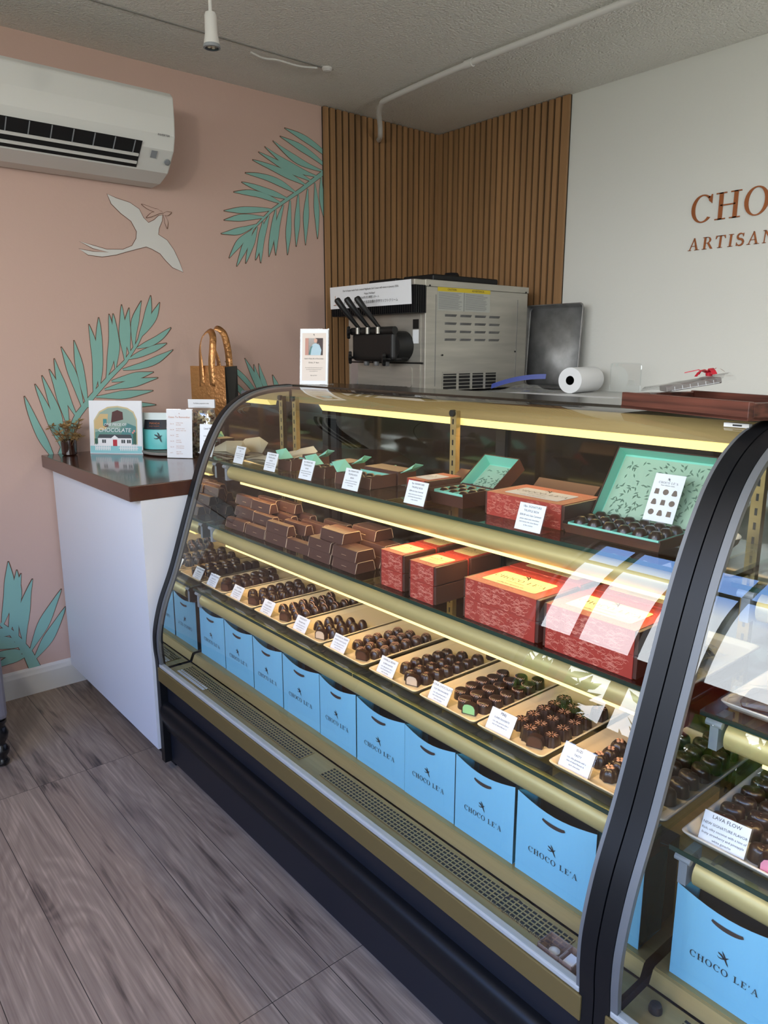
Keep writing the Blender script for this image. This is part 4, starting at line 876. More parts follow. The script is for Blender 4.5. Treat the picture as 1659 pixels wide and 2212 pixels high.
# mint-lined box lid lying open behind
t = thing('box_lid', 'mint-lined brown lid lying open behind the brown boxes', 'card', (1.50, -1.665, T1+.0006))
MB().box(-.07, .07, -.045, .045, 0, .003).build('card', M_brown, t); m = MB(); m.poly([(-.06, -.04, .0034), (.06, -.04, .0034), (.06, .04, .0034), (-.06, .04, .0034)]); m.hexa([(.05, -.03, .003), (.065, -.03, .003), (.065, .03, .003), (.05, .03, .003), (.055, -.02, .03), (.057, -.02, .03), (.057, .02, .03), (.055, .02, .03)]); m.build('mint_lining', M_mint, t, fix=False)
def book_box(x, y, w_, d_, h, label, lid_ang, lid_d, nx, ny, group, rz=0.0, lidlip=.030):
    """open two-part truffle box: tray full of truffles in mint dividers, lid tilted up behind"""
    t = thing('open_truffle_box', label, 'box', (x, y, T1+.0004), rz); th = .0016; f = .006
    m = MB(); m.box(-w_/2, w_/2, 0, d_, 0, th)
    m.hexa([(-w_/2-f, -f, h*.8), (w_/2+f, -f, h*.8), (w_/2+f, -f+th, h*.8), (-w_/2-f, -f+th, h*.8), (-w_/2, 0, 0), (w_/2, 0, 0), (w_/2, th, 0), (-w_/2, th, 0)])
    m.hexa([(-w_/2-f, d_-th, h), (w_/2+f, d_-th, h), (w_/2+f, d_, h), (-w_/2-f, d_, h), (-w_/2, d_-th, 0), (w_/2, d_-th, 0), (w_/2, d_, 0), (-w_/2, d_, 0)])
    for s in (-1, 1):
        m.hexa([(s*(w_/2+f), -f, h), (s*(w_/2+f), d_, h), (s*(w_/2+f-th), d_, h), (s*(w_/2+f-th), -f, h), (s*w_/2, 0, 0), (s*w_/2, d_, 0), (s*(w_/2-th), d_, 0), (s*(w_/2-th), 0, 0)])
    m.build('tray_body', M_brown, t)
    m = MB(); m.box(-w_/2+th, w_/2-th, th, d_-th, th, th+.0012)
    for i in range(nx+1):
        xx = -w_/2+.003+(w_-.006)*i/nx; m.box(xx-.0005, xx+.0005, .004, d_-.004, th, h*.92)
    for j in (0, 1): yy = (.003, d_-.003)[j]; m.box(-w_/2+.003, w_/2-.003, yy-.0006, yy+.0006, th, h*.9)
    m.build('mint_divider', M_mint, t)
    ca, sa = math.cos(lid_ang), math.sin(lid_ang)
    def q(u, v, n): return (u, d_+.002+v*ca-n*sa, .004+v*sa+n*ca)
    ww = w_/2+.006
    m = MB(); m.hexa([q(-ww, 0, -.002), q(ww, 0, -.002), q(ww, lid_d, -.002), q(-ww, lid_d, -.002), q(-ww, 0, 0), q(ww, 0, 0), q(ww, lid_d, 0), q(-ww, lid_d, 0)])
    for u in (-ww, ww-.0016): m.hexa([q(u, 0, 0), q(u+.0016, 0, 0), q(u+.0016, lid_d, 0), q(u, lid_d, 0), q(u, .006, lidlip), q(u+.0016, .006, lidlip), q(u+.0016, lid_d, lidlip), q(u, lid_d, lidlip)])
    m.hexa([q(-ww, lid_d-.0016, 0), q(ww, lid_d-.0016, 0), q(ww, lid_d, 0), q(-ww, lid_d, 0), q(-ww, lid_d-.0016, lidlip), q(ww, lid_d-.0016, lidlip), q(ww, lid_d, lidlip), q(-ww, lid_d, lidlip)])
    m.build('lid', M_brown, t)
    m = MB(); m.poly([q(-ww+.0018, .001, .0006), q(ww-.0018, .001, .0006), q(ww-.0018, lid_d-.0018, .0006), q(-ww+.0018, lid_d-.0018, .0006)], 0)
    m.poly([q(-ww+.0018, lid_d-.0020, .0006), q(ww-.0018, lid_d-.0020, .0006), q(ww-.0018, lid_d-.0020, lidlip-.001), q(-ww+.0018, lid_d-.0020, lidlip-.001)], 0)
    for u in (-ww+.0019, ww-.0019): m.poly([q(u, .006, .0006), q(u, lid_d-.002, .0006), q(u, lid_d-.002, lidlip-.001), q(u, .006, lidlip*.9)], 0)
    m.build('mint_lining', M_mint, t, fix=False)
    m = MB(); R = random.Random(7); a, b = lid_d*.10, lid_d*.96
    m.poly([q(-ww+.004, a, .0010), q(ww-.004, a, .0010), q(ww-.004, b, .0010), q(-ww+.004, b, .0010)], 0)
    for k in range(int(w_*900)):
        cx, cv, an = R.uniform(-ww+.012, ww-.012), R.uniform(a+.006, b-.006), R.uniform(0, PI); ln = .0085; dx, dv = math.cos(an)*ln, math.sin(an)*ln
        m.poly([q(cx-dx*.7, cv-dv*.7, .0014), q(cx-dv*.22, cv+dx*.22, .0014), q(cx+dx*.7, cv+dv*.7, .0014), q(cx+dv*.22, cv-dx*.22, .0014)], 1)
    m.build('leaf_print_paper', [M_minp, M_leafp], t, fix=False)
    for i in range(nx):
        for j in range(ny):
            px_, py_ = -w_/2+.003+(w_-.006)*(i+.5)/nx, .006+(d_-.012)*(j+.5)/ny
            truffle(x+px_*math.cos(rz)-py_*math.sin(rz), y+px_*math.sin(rz)+py_*math.cos(rz), T1+.0050+(.004 if h > .032 else 0), '%s truffle inside the %s' % ('fluted' if (i+j) % 3 == 1 else 'smooth', 'large open box' if 'large' in label else 'small mint-lidded box'), group+(' (fluted)' if (i+j) % 3 == 1 else ''), fl=(i+j) % 3 == 1)
    return t
book_box(1.962, -1.835, .104, .105, .036, 'small open truffle box with a mint lid tipped up behind', .62, .12, 3, 3, 'truffles in the small open truffle box', rz=-.02, lidlip=.034)
book_box(2.405, -1.835, .205, .115, .023, 'large open truffle box with its leaf-print mint lid standing up', .98, .165, 6, 3, 'truffles in the large open truffle box', lidlip=.032)
# nine-flavour leaflet leaning in the lid
t = thing('flavour_leaflet', 'white leaflet picturing nine chocolates leaning in the large open box', 'leaflet', (2.440, -1.728, T1+.030), 0)
lean = .42; Mx = frame((0, 0, 0), (1, 0, 0), (0, math.sin(lean), math.cos(lean))); wd, hh = .064, .098
m = MB(); m.hexa([Mx @ Vector(p) for p in ((-wd/2, 0, 0), (wd/2, 0, 0), (wd/2, 0, .0006), (-wd/2, 0, .0006), (-wd/2, hh, 0), (wd/2, hh, 0), (wd/2, hh, .0006), (-wd/2, hh, .0006))]); m.build('card', M_paper, t)
m = MB(); zo = Matrix.Translation((0, 0, .001)); P, _ = serif_polys("CHOCO LE'A", .0042, .2); put_polys(m, [[(a, b+.078) for a, b in p] for p in P], Mx @ zo); put_polys(m, hum_polys(.0042, 0, .087), Mx @ zo); put_text(m, 'Flavor Selection Guide', .0032, Mx @ Matrix.Translation((0, .0745, .001)))
m.build('print', M_ink, t, fix=False)
M_cpic = mat('printed_chocolate', '6E5F55', .7); m = MB()
for j in range(3):
    for i in range(3):
        cx, cy = -.019+.019*i, .061-.0215*j; ch = (i+j*2) % 3
        pts = {0: [(-.005, -.0055), (.005, -.0055), (.0042, .0055), (-.0042, .0055)], 1: arc(0, 0, .0062, .0060, 0, 342, 14), 2: [(-.006, -.0045), (-.0035, -.006), (.0035, -.006), (.006, -.0045), (.0048, 0), (.0032, .0048), (0, .0062), (-.0032, .0048), (-.0048, 0)]}[ch]
        m.poly([Mx @ Vector((cx+a, cy+b, .001)) for a, b in pts])
m.build('chocolate_pictures', M_cpic, t, fix=False)
# cream paper sleeves at the left
m = MB()
t = thing('paper_sleeve', 'cream paper sleeve lying open at the left of the top shelf', 'paper sleeve', (1.03, -1.815, T1+.001))
m.band([(-.05, -.002, 0), (.05, .005, .001), (.155, -.015, 0)], [(.02, .085, .006), (.09, .110, .012), (.165, .085, .028)]); m.band([(-.05, -.002, .0015), (.05, .005, .010), (.155, -.015, .002)], [(.03, .075, .020), (.10, .10, .036), (.150, .06, .034)])
m.build('sheet', mat('cream_paper', 'C9C3AE', .7), t, fix=False); t.children[0].modifiers.new('Solid', 'SOLIDIFY').thickness = .0008
t = thing('paper_sleeve', 'pale paper sleeve propped against the left post of the top shelf', 'paper sleeve', (1.08, -1.70, T1+.001))
m = MB(); m.band([(-.06, 0, 0), (.02, -.01, .0), (.10, -.03, 0)], [(-.02, .05, .03), (.05, .055, .045), (.11, .03, .035)]); m.build('sheet', bpy.data.materials['cream_paper'], t, fix=False); t.children[0].modifiers.new('Solid', 'SOLIDIFY').thickness = .0008
# brown lids lying behind the red boxes on the top shelf
for k, (x, y, w_, a, lb) in enumerate(((2.16, -1.675, .17, .35, 'open brown card lid propped behind the wide coral red box'), (2.30, -1.67, .06, -.25, 'small folded brown card lid behind the large open truffle box'), (1.86, -1.68, .10, .2, 'flat brown card lid behind the small coral red box'))):
    t = thing('box_lid', lb, 'card', (x, y, T1+.002), 0)
    m = MB(); ca, sa = math.cos(a+.35), math.sin(a+.35)
    m.hexa([(-w_/2, -.03, .0), (w_/2, -.03, .0), (w_/2, -.03+.09*ca, .09*abs(sa)), (-w_/2, -.03+.09*ca, .09*abs(sa)), (-w_/2, -.031, .002), (w_/2, -.031, .002), (w_/2, -.031+.09*ca, .09*abs(sa)+.002), (-w_/2, -.031+.09*ca, .09*abs(sa)+.002)]); m.build('panel', M_brown, t)
    m = MB(); m.box(w_/2, w_/2+.002, -.03, .04, 0, .028); m.build('side_flap', M_brown, t)
# clear plastic caddy at the right corner of the deck
t = thing('plastic_caddy', 'small clear plastic caddy on the deck corner by the divider', 'caddy', (2.548, -2.121, .3856)); M_cad = glassmat('brown_tinted_plastic', (.80, .68, .60, 1), .12, diffuse=.18, dcol=(.7, .5, .42, 1))
m = MB(); m.box(-.036, .036, -.020, .020, 0, .002)
for a, b, c, d in ((-.036, .036, -.020, -.0185), (-.036, .036, .0185, .020), (-.036, -.0345, -.020, .020), (.0345, .036, -.020, .020), (.008, .0095, -.020, .020)): m.box(a, b, c, d, 0, .026)
m.build('tub', M_cad, t); m = MB(); m.box(.012, .032, -.012, .012, .003, .018); m.build('insert', M_paper, t); m = MB(); m.lathe([(.009, .003), (.010, .012), (.004, .016)], (-.014, 0, 0), 16); m.build('cap', M_trayw, t, smooth=True)
# ================================================================ contents of the right-hand case
t2 = tray_mesh('serving_tray', .30, .33, M_trayw); t2.location = (2.826, -1.835, SZ+.0002); tag(t2, 'wide white tray behind the lava flow card in the right-hand case', 'tray')
src = choc('twolobe'); used = False
for c, x in enumerate((2.712, 2.752, 2.792, 2.832, 2.872, 2.912)):
    for k in range(7 if c < 4 else 6):
        o = src if not used else src.copy()
        if used: COL.objects.link(o)
        used = True
        y = (-1.930 if c < 2 else -1.962)+.038*k+(.012 if c % 2 else 0); o.location = (x+RND.uniform(-.002, .002), y, FZ); o.rotation_euler = (0, 0, RND.uniform(-.3, .3)+.4)
        tag(o, 'two-lobed dark chocolate on the white tray in the right-hand case', 'chocolate', 'chocolates on the white tray in the right-hand case')
t = cut_choc(M_pinkf, 'halved chocolate with pink filling beside the lava flow card'); t.location = (2.815, -1.985, FZ); t.rotation_euler = (0, 0, .35); t.scale = (1.15, 1.15, 1.1)
card('white lava flow price card on the white tray in the right-hand case', [(.0082, 'LAVA FLOW'), (.0058, 'NEW SIGNATURE FLAVOR'), (.0052, 'Rich, silky coconut with a hint of'), (.0052, 'fruity strawberry and pineapple'), (.0052, 'white ganache')], (2.738, -1.988, SZ+.0055), .06, .072, .048, .45)
t3 = tray_mesh('serving_tray', .22, .28, M_trayw); t3.location = (2.800, -1.800, T2+.0003); tag(t3, 'white tray of film-wrapped chocolate on the middle shelf of the right-hand case', 'tray')
for k, (x, y, lb) in enumerate(((2.745, -1.90, 'front'), (2.76, -1.80, 'middle'), (2.86, -1.87, 'right'))):
    t = thing('wrapped_chocolate_bar', 'dark chocolate slab in crinkled clear film, %s of the white tray' % lb, 'chocolate bar', (x, y, T2+.0145), .3)
    m = MB(); m.hexa([(-.03, -.035, 0), (.055, -.035, 0), (.055, .035, 0), (-.03, .035, 0), (-.035, -.03, .010), (.045, -.03, .016), (.045, .03, .016), (-.02, .03, .012)]); o = m.build('slab', M_choc2, t); bevel(o, .003)
    R = random.Random(k); m = MB(); n = 9; G = [[(-.05+.12*i/n, -.045+.09*j/n, .019*math.exp(-((i-n/2)**2+(j-n/2)**2)/18)*1.1+R.uniform(-.0025, .003)+.004) for i in range(n+1)] for j in range(n+1)]
    for j in range(n): m.band(G[j], G[j+1])
    m.build('film_wrap', M_film, t, fix=False)
t = thing('bowl', 'oval white bowl with a gold leaf motif on the top shelf of the right-hand case', 'bowl', (2.770, -1.80, T1+.0014), .2)
m = MB(); R = []
for s, z in ((.35, 0), (.42, .001), (.7, .012), (.95, .034), (1.0, .045), (.97, .045), (.9, .034), (.66, .015), (.3, .006)): R.append([(.082*s*math.cos(a*2*PI/40), .058*s*math.sin(a*2*PI/40), z) for a in range(40)])
m.rings(R); m.build('body', M_trayw, t, smooth=True, angle=70)
m = MB()
for k in range(4):
    P = [(.02+.0012*k+.02*math.sin(i*.25), -.050-.0004*k-.004*math.sin(i*.3), .014+.003*i-k*.002) for i in range(7)]; m.tube(P, .0006, 4)
m.build('gold_motif', M_brass, t)
for k, (x, y) in enumerate(((2.706, -2.085), (2.664+.035, -2.10))):
    if k == 0: tag(MB().lathe([(.011, 0), (.011, .006), (.009, .012), (.001, .013)], (0, 0, 0), 20).build('rubber_knob', M_dark, None, smooth=True), 'black rubber knob on the brass deck of the right-hand case', 'knob').location = (x, y, .3856)
# ================================================================ ON TOP OF THE CASE
def easel_card(name, label, cat, loc, rz, wd, hh, lean, builder, back=M_clear):
    t = thing(name, label, cat, loc, rz); Mx = frame((0, 0, .002), (1, 0, 0), (0, math.sin(lean), math.cos(lean)))
    def B(u0, u1, v0, v1, w0, w1): return [Mx @ Vector(p) for p in ((u0, v0, w0), (u1, v0, w0), (u1, v0, w1), (u0, v0, w1), (u0, v1, w0), (u1, v1, w0), (u1, v1, w1), (u0, v1, w1))]
    MB().hexa(B(-wd/2, wd/2, 0, hh, 0, .0015)).build('card', M_paper, t)
    m = MB(); m.hexa(B(-wd/2-.002, wd/2+.002, -.001, hh+.002, -.004, -.001)); m.box(-wd/2-.002, wd/2+.002, 0, hh*.32, .0, .0022)
    m.build('stand', back, t); builder(t, Mx); return t
def class_sign(t, Mx):
    z = .0019
    M1 = Mx @ Matrix.Translation((0, 0, z)); M2 = Mx @ Matrix.Translation((0, 0, z+.0005)); M3 = Mx @ Matrix.Translation((0, 0, z+.001))
    put_polys(MB(), [], M1)
    m = MB(); m.poly([M1 @ Vector(p) for p in ((-.043, .012, 0), (.043, .012, 0), (.043, .172, 0), (-.043, .172, 0))]); m.build('beige_panel', mat('beige_print', 'D9CDC4', .6), t, fix=False)
    mats = [mat('photo_backdrop', 'C9C4C2', .6), mat('photo_pink', 'B8877A', .6), mat('photo_blue_shirt', 'A9C3D0', .6), mat('photo_skin', 'D3A38F', .6), mat('photo_dark_hair', '3A2A2A', .6), mat('photo_teal', '4E7A7C', .6)]
    m = MB()
    def pp(P, mi, M_=M2): m.poly([M_ @ Vector((a, b, 0)) for a, b in P], mi)
    pp([(-.032, .098), (.032, .098), (.032, .155), (-.032, .155)], 0, M1); pp([(-.032, .098), (-.020, .098), (-.020, .155), (-.032, .155)], 1); pp([(.018, .098), (.032, .098), (.032, .155), (.018, .155)], 4)
    pp([(-.012, .098), (.024, .098), (.027, .115), (.020, .132), (.006, .138), (-.006, .133), (-.012, .115)], 2, M3); pp([(x, y) for x, y in arc(.006, .147, .0065, .008, 0, 340, 16)], 3, M3); pp([(.010, .136), (.020, .138), (.018, .155), (.004, .155), (.012, .150)], 4, Mx @ Matrix.Translation((0, 0, z+.0015))); pp([(-.018, .100), (-.012, .100), (-.009, .118), (-.004, .130), (-.012, .126)], 5, Mx @ Matrix.Translation((0, 0, z+.0015)))
    m.build('portrait_print', mats, t, fix=False)
    m = MB()
    for tx, s, y in (("Gail's Class & a Chocolate", .0065, .086), ('Drink, 5* 4pm', .0065, .073), ('This intimate class and tasting with a pro is', .0036, .056), ('also perfect for gifting, groups and for', .0036, .050), ('the chocolate lovers', .0036, .044), ('Sign up here', .0048, .030)): put_text(m, tx, s, M2 @ Matrix.Translation((0, y, 0)))
    put_polys(m, hum_polys(.004, 0, .166), M2); m.build('lettering', M_ink, t, fix=False)
easel_card('sign_card', 'white upright card with a small portrait standing on top of the display case', 'sign', (1.052, -1.585, 1.3045), .62, .100, .185, .10, class_sign)
t = thing('wooden_tray', 'shallow reddish wooden tray on top of the display case', 'tray', (2.318, -1.690, 1.3045), -.33)
M_tw = mat('reddish_oiled_wood', '5E3428', .4, var=((3, 40, 90), .9)); m = MB()
m.box(0, .325, 0, .19, 0, .006); o = m.build('base', M_tw, t)
for nm, b in (('front_side', (0, .325, 0, .011, .0, .032)), ('rear_side', (0, .325, .179, .19, .0, .032)), ('left_side', (0, .011, .011, .179, .0, .030)), ('right_side', (.314, .325, .011, .179, .0, .030))):
    o = MB().box(*b).build(nm, M_tw, t); bevel(o, .0015)
# wrapped bar with a red bow
A = Vector((2.372, -1.625, 1.337)); Bv = Vector((2.445, -1.545, 1.356)); d = (Bv-A); ln = d.length; d.normalize(); sd = Vector((.70, -.72, 0)).normalized(); upv = d.cross(sd); upv = -upv if upv.z < 0 else upv
t = thing('wrapped_bar', 'film-wrapped brown bar with a red bow leaning in the wooden tray', 'chocolate bar', tuple(A))
def wb(u, v, n): return d*u+sd*v+upv*n
m = MB(); m.hexa([wb(0, -.028, 0), wb(ln, -.028, 0), wb(ln, .028, 0), wb(0, .028, 0), wb(0, -.027, .012), wb(ln, -.027, .012), wb(ln, .027, .012), wb(0, .027, .012)]); o = m.build('bar', mat('grey_brown_sleeve', '6B625E', .5), t); bevel(o, .002)
m = MB()
for k in range(6): u = ln*(.15+.14*k); m.tube([wb(u, .0285, .001), wb(u, .0285, .009)], .0006, 4); 
m.tube([wb(.01, .0288, .002), wb(ln*.95, .0288, .002)], .0006, 4); m.build('white_stitching', M_paper, t)
R = random.Random(2); n = 8; G = [[wb(-.035+(ln+.06)*i/n, -.040+.080*j/n, .014+R.uniform(-.002, .003)-.012*(abs(j-n/2)/(n/2))**3) for i in range(n+1)] for j in range(n+1)]
m = MB(); [m.band(G[j], G[j+1]) for j in range(n)]; m.build('film', M_film, t, fix=False)
M_rib = mat('red_ribbon', 'A8182A', .4); m = MB(); C0 = wb(ln*.86, 0, .020)
for a in (0.2, 1.5, 2.9, 4.2, 5.3):
    e = d*math.cos(a)+sd*math.sin(a); P = [C0+e*(.03*s)+upv*(.010*math.sin(PI*s)) for s in (0, .25, .5, .75, 1)]; m.ribbon(P, upv.cross(e).normalized()*.010)
m.lathe([(.006, -.004), (.007, 0), (.004, .005)], tuple(C0), 12)
m.ribbon([C0, C0-d*.02+upv*.012, C0-d*.045+upv*.010+sd*-.012], (0, 0, .002)); m.build('bow', M_rib, t, fix=False)
m = MB(); m.box(-.022, .022, -.006, .006, 0, .007, 0); m.box(-.006, .010, -.0066, -.0056, .002, .005, 1); o = m.build('plastic_latch', [M_trim, M_dark]); o.location = (2.588, -1.748, 1.289); tag(o, 'white plastic latch under the wooden tray at the divider', 'latch')
# ================================================================ BACK COUNTER
ZB = 1.235
t = thing('back_counter', 'pale work counter against the white wall behind the display case', 'counter', (1.6, -.45, 0))
MB().box(.03, 3.6, -.86, -.03, .10, ZB-.03).build('body', M_cab, t, world=True); MB().box(.05, 3.6, -.82, -.05, 0, .10).build('plinth', M_black, t, world=True)
o = MB().box(.025, 3.62, -.885, -.024, ZB-.03, ZB).build('top', mat('pale_counter_top', 'B9BAB8', .3), t, world=True); bevel(o, .004)
# soft serve machine
X0, X1, Y0, Y1, ZT = .245, .79, -.82, -.15, 1.715
t = thing('soft_serve_machine', 'stainless steel soft serve machine with three black levers on the back counter', 'ice cream machine', (.52, -.48, ZB))
W = dict(world=True)
o = MB().box(X0, X1, Y0, Y1, ZB+.012, ZT-.028).build('body', M_steel, t, **W); bevel(o, .003)
o = MB().box(X0-.003, X1+.003, Y0-.004, Y1+.003, ZT-.028, ZT).build('top_band', M_steel, t, **W); bevel(o, .002)
for x, y in ((X0+.04, Y0+.04), (X1-.04, Y0+.04), (X0+.04, Y1-.04), (X1-.04, Y1-.04)): MB().lathe([(.018, ZB+.0005), (.014, ZB+.013)], (x, y, 0), 14).build('foot', M_dark, t, **W)
m = MB(); m.box(.205, X1, -.885, Y0+.003, 1.577, 1.690, 0)
for k in range(41): x = .207+k*.0142; m.box(x, x+.006, -.890, -.884, 1.578, 1.690, 0)
for k in range(5): y = -.880+k*.0125; m.box(X1-.001, X1+.004, y, y+.006, 1.578, 1.690, 0)
m.build('ribbed_head', M_black, t, **W)
o = MB().box(.205, X1+.001, -.886, Y0, 1.690, ZT-.002).build('head_cap', M_steel, t, **W); bevel(o, .002)
# notice paper taped over the head
m = MB(); P0 = [(.200+.58*i/8, -.8925-.0012*math.sin(i*1.3), 1.612) for i in range(9)]; P1 = [(.197+.58*i/8, -.8925, 1.712+.0) for i in range(9)]; m.band(P0, P1); m.build('paper_notice', M_paper, t, fix=False, **W)
m = MB(); Mx = frame((.49, -.8945, 1.69), (1, 0, .0), (0, 0, 1))
for tx, s, y in (('Our in house made fresh created Highlands Soft Cream will return in January 2026.', .0118, .0), ('Happy Holidays!', .0118, -.019), ('2026年1月 再開スタート', .0130, -.037), ('カカオミルクを使用した当店自慢の手作りソフトクリーム', .0150, -.057)): put_text(m, tx, s, Mx @ Matrix.Translation((.01, y, 0)))
m.build('notice_lettering', M_ink, t, fix=False, **W)
m = MB(); P = [(.243+.014*math.sin(a*.35)*(1-a/14), -.8945, 1.632+.0030*a) for a in range(14)]; m.tube(P, .0012, 5); m.lathe([(.009, 1.628), (.010, 1.630)], (.243, -.8945, 0), 8); m.build('notice_emblem', M_pipe, t, **W)
# front panels
m = MB(); m.box(.330, .762, Y0-.004, Y0, 1.372, 1.574); o = m.build('front_panel', M_steel, t, **W)
m = MB(); m.box(.325, .762, Y0-.006, Y0, 1.25, 1.362); m.prism([(.545+a, Y0-.006, 1.305+b) for a, b in rrect(.34, .095, .018)], (0, -.004, 0)); m.build('lower_door', M_steel, t, **W)
MB().box(.262, .325, Y0-.003, Y0, 1.25, 1.372).build('polished_strip', mat('polished_steel', 'C9D0D6', .12, metal=.9), t, **W)
MB().box(.262, .78, Y0-.0065, Y0-.002, 1.362, 1.369).build('gap', M_dark, t, **W)
m = MB(); m.box(.30, .72, -.93, Y0, ZB+.014, ZB+.024); [m.box(.31+k*.03, .325+k*.03, -.928, -.826, ZB+.024, ZB+.027) for k in range(13)]; m.build('drip_tray', M_dark, t, **W)
m = MB(); m.box(.715, .752, Y0-.0055, Y0-.004, 1.512, 1.552, 0); m.build('black_sticker', M_dark, t, **W)
MB().box(.715, .752, Y0-.0055, Y0-.004, 1.450, 1.508).build('white_sticker', M_paper, t, **W)
# dispensing block
o = MB().box(.402, .700, -.925, Y0-.003, 1.372, 1.500).build('dispensing_block', M_dark, t, **W); bevel(o, .02, 4)
m = MB(); m.tube([(.655, -.905, 1.438), (.655, Y0-.003, 1.438)], .066, 28); m.tube([(.40, -.915, 1.505), (.70, -.915, 1.505)], .017, 14); m.build('barrel', M_dark, t, smooth=True, **W)
for k in range(3):
    x = .465+.072*k
    L_ = MB(); L_.tube([(x, -.925, 1.515), (x-.012, -.955, 1.553), (x-.030, -.990, 1.60), (x-.045, -1.015, 1.640), (x-.047, -1.018, 1.646)], [.008, .010, .0135, .0145, .009], 14); lv = L_.build('lever', M_dark, t, smooth=True, angle=60, **W)
    MB().tube([(x, -.935, 1.492), (x, -.935, 1.520)], .009, 12).build('lever_joint', M_steel, lv, smooth=True, **W)
    MB().lathe([(.010, 1.352), (.013, 1.358), (.013, 1.378)], (x, -.885, 0), 14).build('nozzle', M_steeld, t, smooth=True, **W)
for z, x, y in ((1.500, .395, -.925), (1.388, .405, -.925), (1.382, .66, -.935)):
    m = MB(); m.lathe([(.024, 0), (.026, .006), (.024, .014), (.008, .016)], (0, 0, 0), 30, flute=5, famp=.16); 
    o = m.build('star_knob', M_dark, t, smooth=True); o.location = (x-.52, y+.48, z-ZB); o.rotation_euler = (PI/2, 0, -.6)
    MB().tube([(x, y, z), (x+.05, y+.05, z)], .006, 8).build('knob_stem', M_dark, t, **W)
# side panel details
m = MB()
m.box(X1, X1+.0012, Y0+.058, Y0+.061, ZB+.03, ZT-.06); m.box(X1, X1+.0012, Y1-.075, Y1-.072, ZB+.03, ZT-.06); m.build('panel_seam', M_steeld, t, **W)
m = MB()
for r in range(4):
    for c in range(4):
        y = -.705+c*.095; z = 1.575-r*.0345; m.hexa([(X1, y, z-.010), (X1, y+.068, z-.010), (X1+.0004, y+.068, z-.010), (X1+.0004, y, z-.010), (X1, y, z), (X1, y+.068, z), (X1+.007, y+.068, z), (X1+.007, y, z)])
m.build('louvre', M_steeld, t, **W)
m = MB(); m.box(X1+.0002, X1+.001, -.714, -.358, ZB+.01, 1.318, 0)
for c in range(5): y = -.716+c*.0885; m.box(X1+.001, X1+.003, y, y+.014 if c in (1, 2, 3) else y+.004, ZB+.01, 1.318, 1)
for r in range(6): z = ZB+.012+r*.0155; m.box(X1+.001, X1+.0025, -.716, -.356, z, z+.003, 1)
m.build('side_grille', [M_dark, M_steel], t, **W)
m = MB(); m.box(X1+.0003, X1+.001, -.752, -.418, 1.590, 1.688, 0); m.box(X1+.001, X1+.0013, -.752, -.418, 1.670, 1.688, 1); m.box(X1+.001, X1+.0014, -.590, -.586, 1.590, 1.670, 2)
R = random.Random(1)
for s in (-.745, -.580):
    for k in range(17): m.box(X1+.001, X1+.0014, s, s+.145-R.uniform(0, .03), 1.664-k*.0042, 1.6655-k*.0042, 2)
m.build('warning_label', [mat('label_grey', 'A7A9A4', .6), mat('label_yellow', 'C9B22A', .6), mat('label_text_grey', '77797A', .7)], t, **W)
m = MB(); put_text(m, 'CAUTION', .012, frame((X1+.0020, -.665, 1.679), (0, 1, 0), (0, 0, 1))); put_text(m, 'ADVERTENCIA', .012, frame((X1+.0020, -.50, 1.679), (0, 1, 0), (0, 0, 1))); m.build('label_lettering', M_ink, t, fix=False, **W)
m = MB()
for y, z in ((-.72, 1.40), (-.235, 1.415), (-.80, 1.690), (-.17, 1.69)): m.tube([(X1+.003 if z < 1.6 else X1+.003, y, z), (X1+.006, y, z)], .004, 10)
m.build('screw', M_dark, t, **W)
for x0, x1, y0, y1 in ((.30, .50, -.74, -.32), (.55, .75, -.74, -.32)):
    o = MB().box(x0, x1, y0, y1, ZT+.0005, ZT+.030).build('hopper_lid', M_black, t, **W); bevel(o, .008, 3); hl = o
    MB().lathe([(.034, ZT+.029), (.036, ZT+.040), (.030, ZT+.052), (.004, ZT+.054)], ((x0+x1)/2, (y0+y1)/2, 0), 18).build('lid_knob', M_black, hl, smooth=True, **W)
# sheet pan leaning on the wall
m = MB(); R = []
for ins, z in ((.0, .025), (.004, .027), (.006, .024), (.010, .004), (.016, .0)): R.append([(x, y, z) for x, y in rrect(.34-2*ins, .40-2*ins, .02)])
m.rings(R, cap=False); m.poly([(x, y, 0) for x, y in rrect(.34-.032, .40-.032, .02)]); m.poly([(x, y, -.0006) for x, y in rrect(.34-.030, .40-.030, .02)][::-1])
o = m.build('sheet_pan', M_steeld, None, smooth=True, fix=False); o.modifiers.new('Solid', 'SOLIDIFY').thickness = .0012
o.rotation_euler = (math.radians(87), 0, 0); o.location = (.888, -.060, ZB+.2015); tag(o, 'worn metal sheet pan leaning upright on the wall behind the soft serve machine', 'baking sheet')
# paper towel roll
t = thing('paper_towel_roll', 'white paper towel roll lying on its side on the back counter', 'paper towel', (1.165, -.21, ZB+.0565), math.radians(9))
m = MB(); m.lathe([(.020, -.11), (.0555, -.11), (.056, -.108), (.056, .108), (.0555, .11), (.020, .11), (.020, -.11)], axis='Y', n=40, cap=False); m.build('paper', M_paper, t, smooth=True)
m = MB(); m.lathe([(.0198, -.1095), (.0198, .1095), (.0188, .1095), (.0188, -.1095), (.0198, -.1095)], axis='Y', n=28, cap=False); m.lathe([(.0187, 0), (.0187, .001)], axis='Y', n=20, mi=0); m.build('core', M_dark, t, smooth=True)
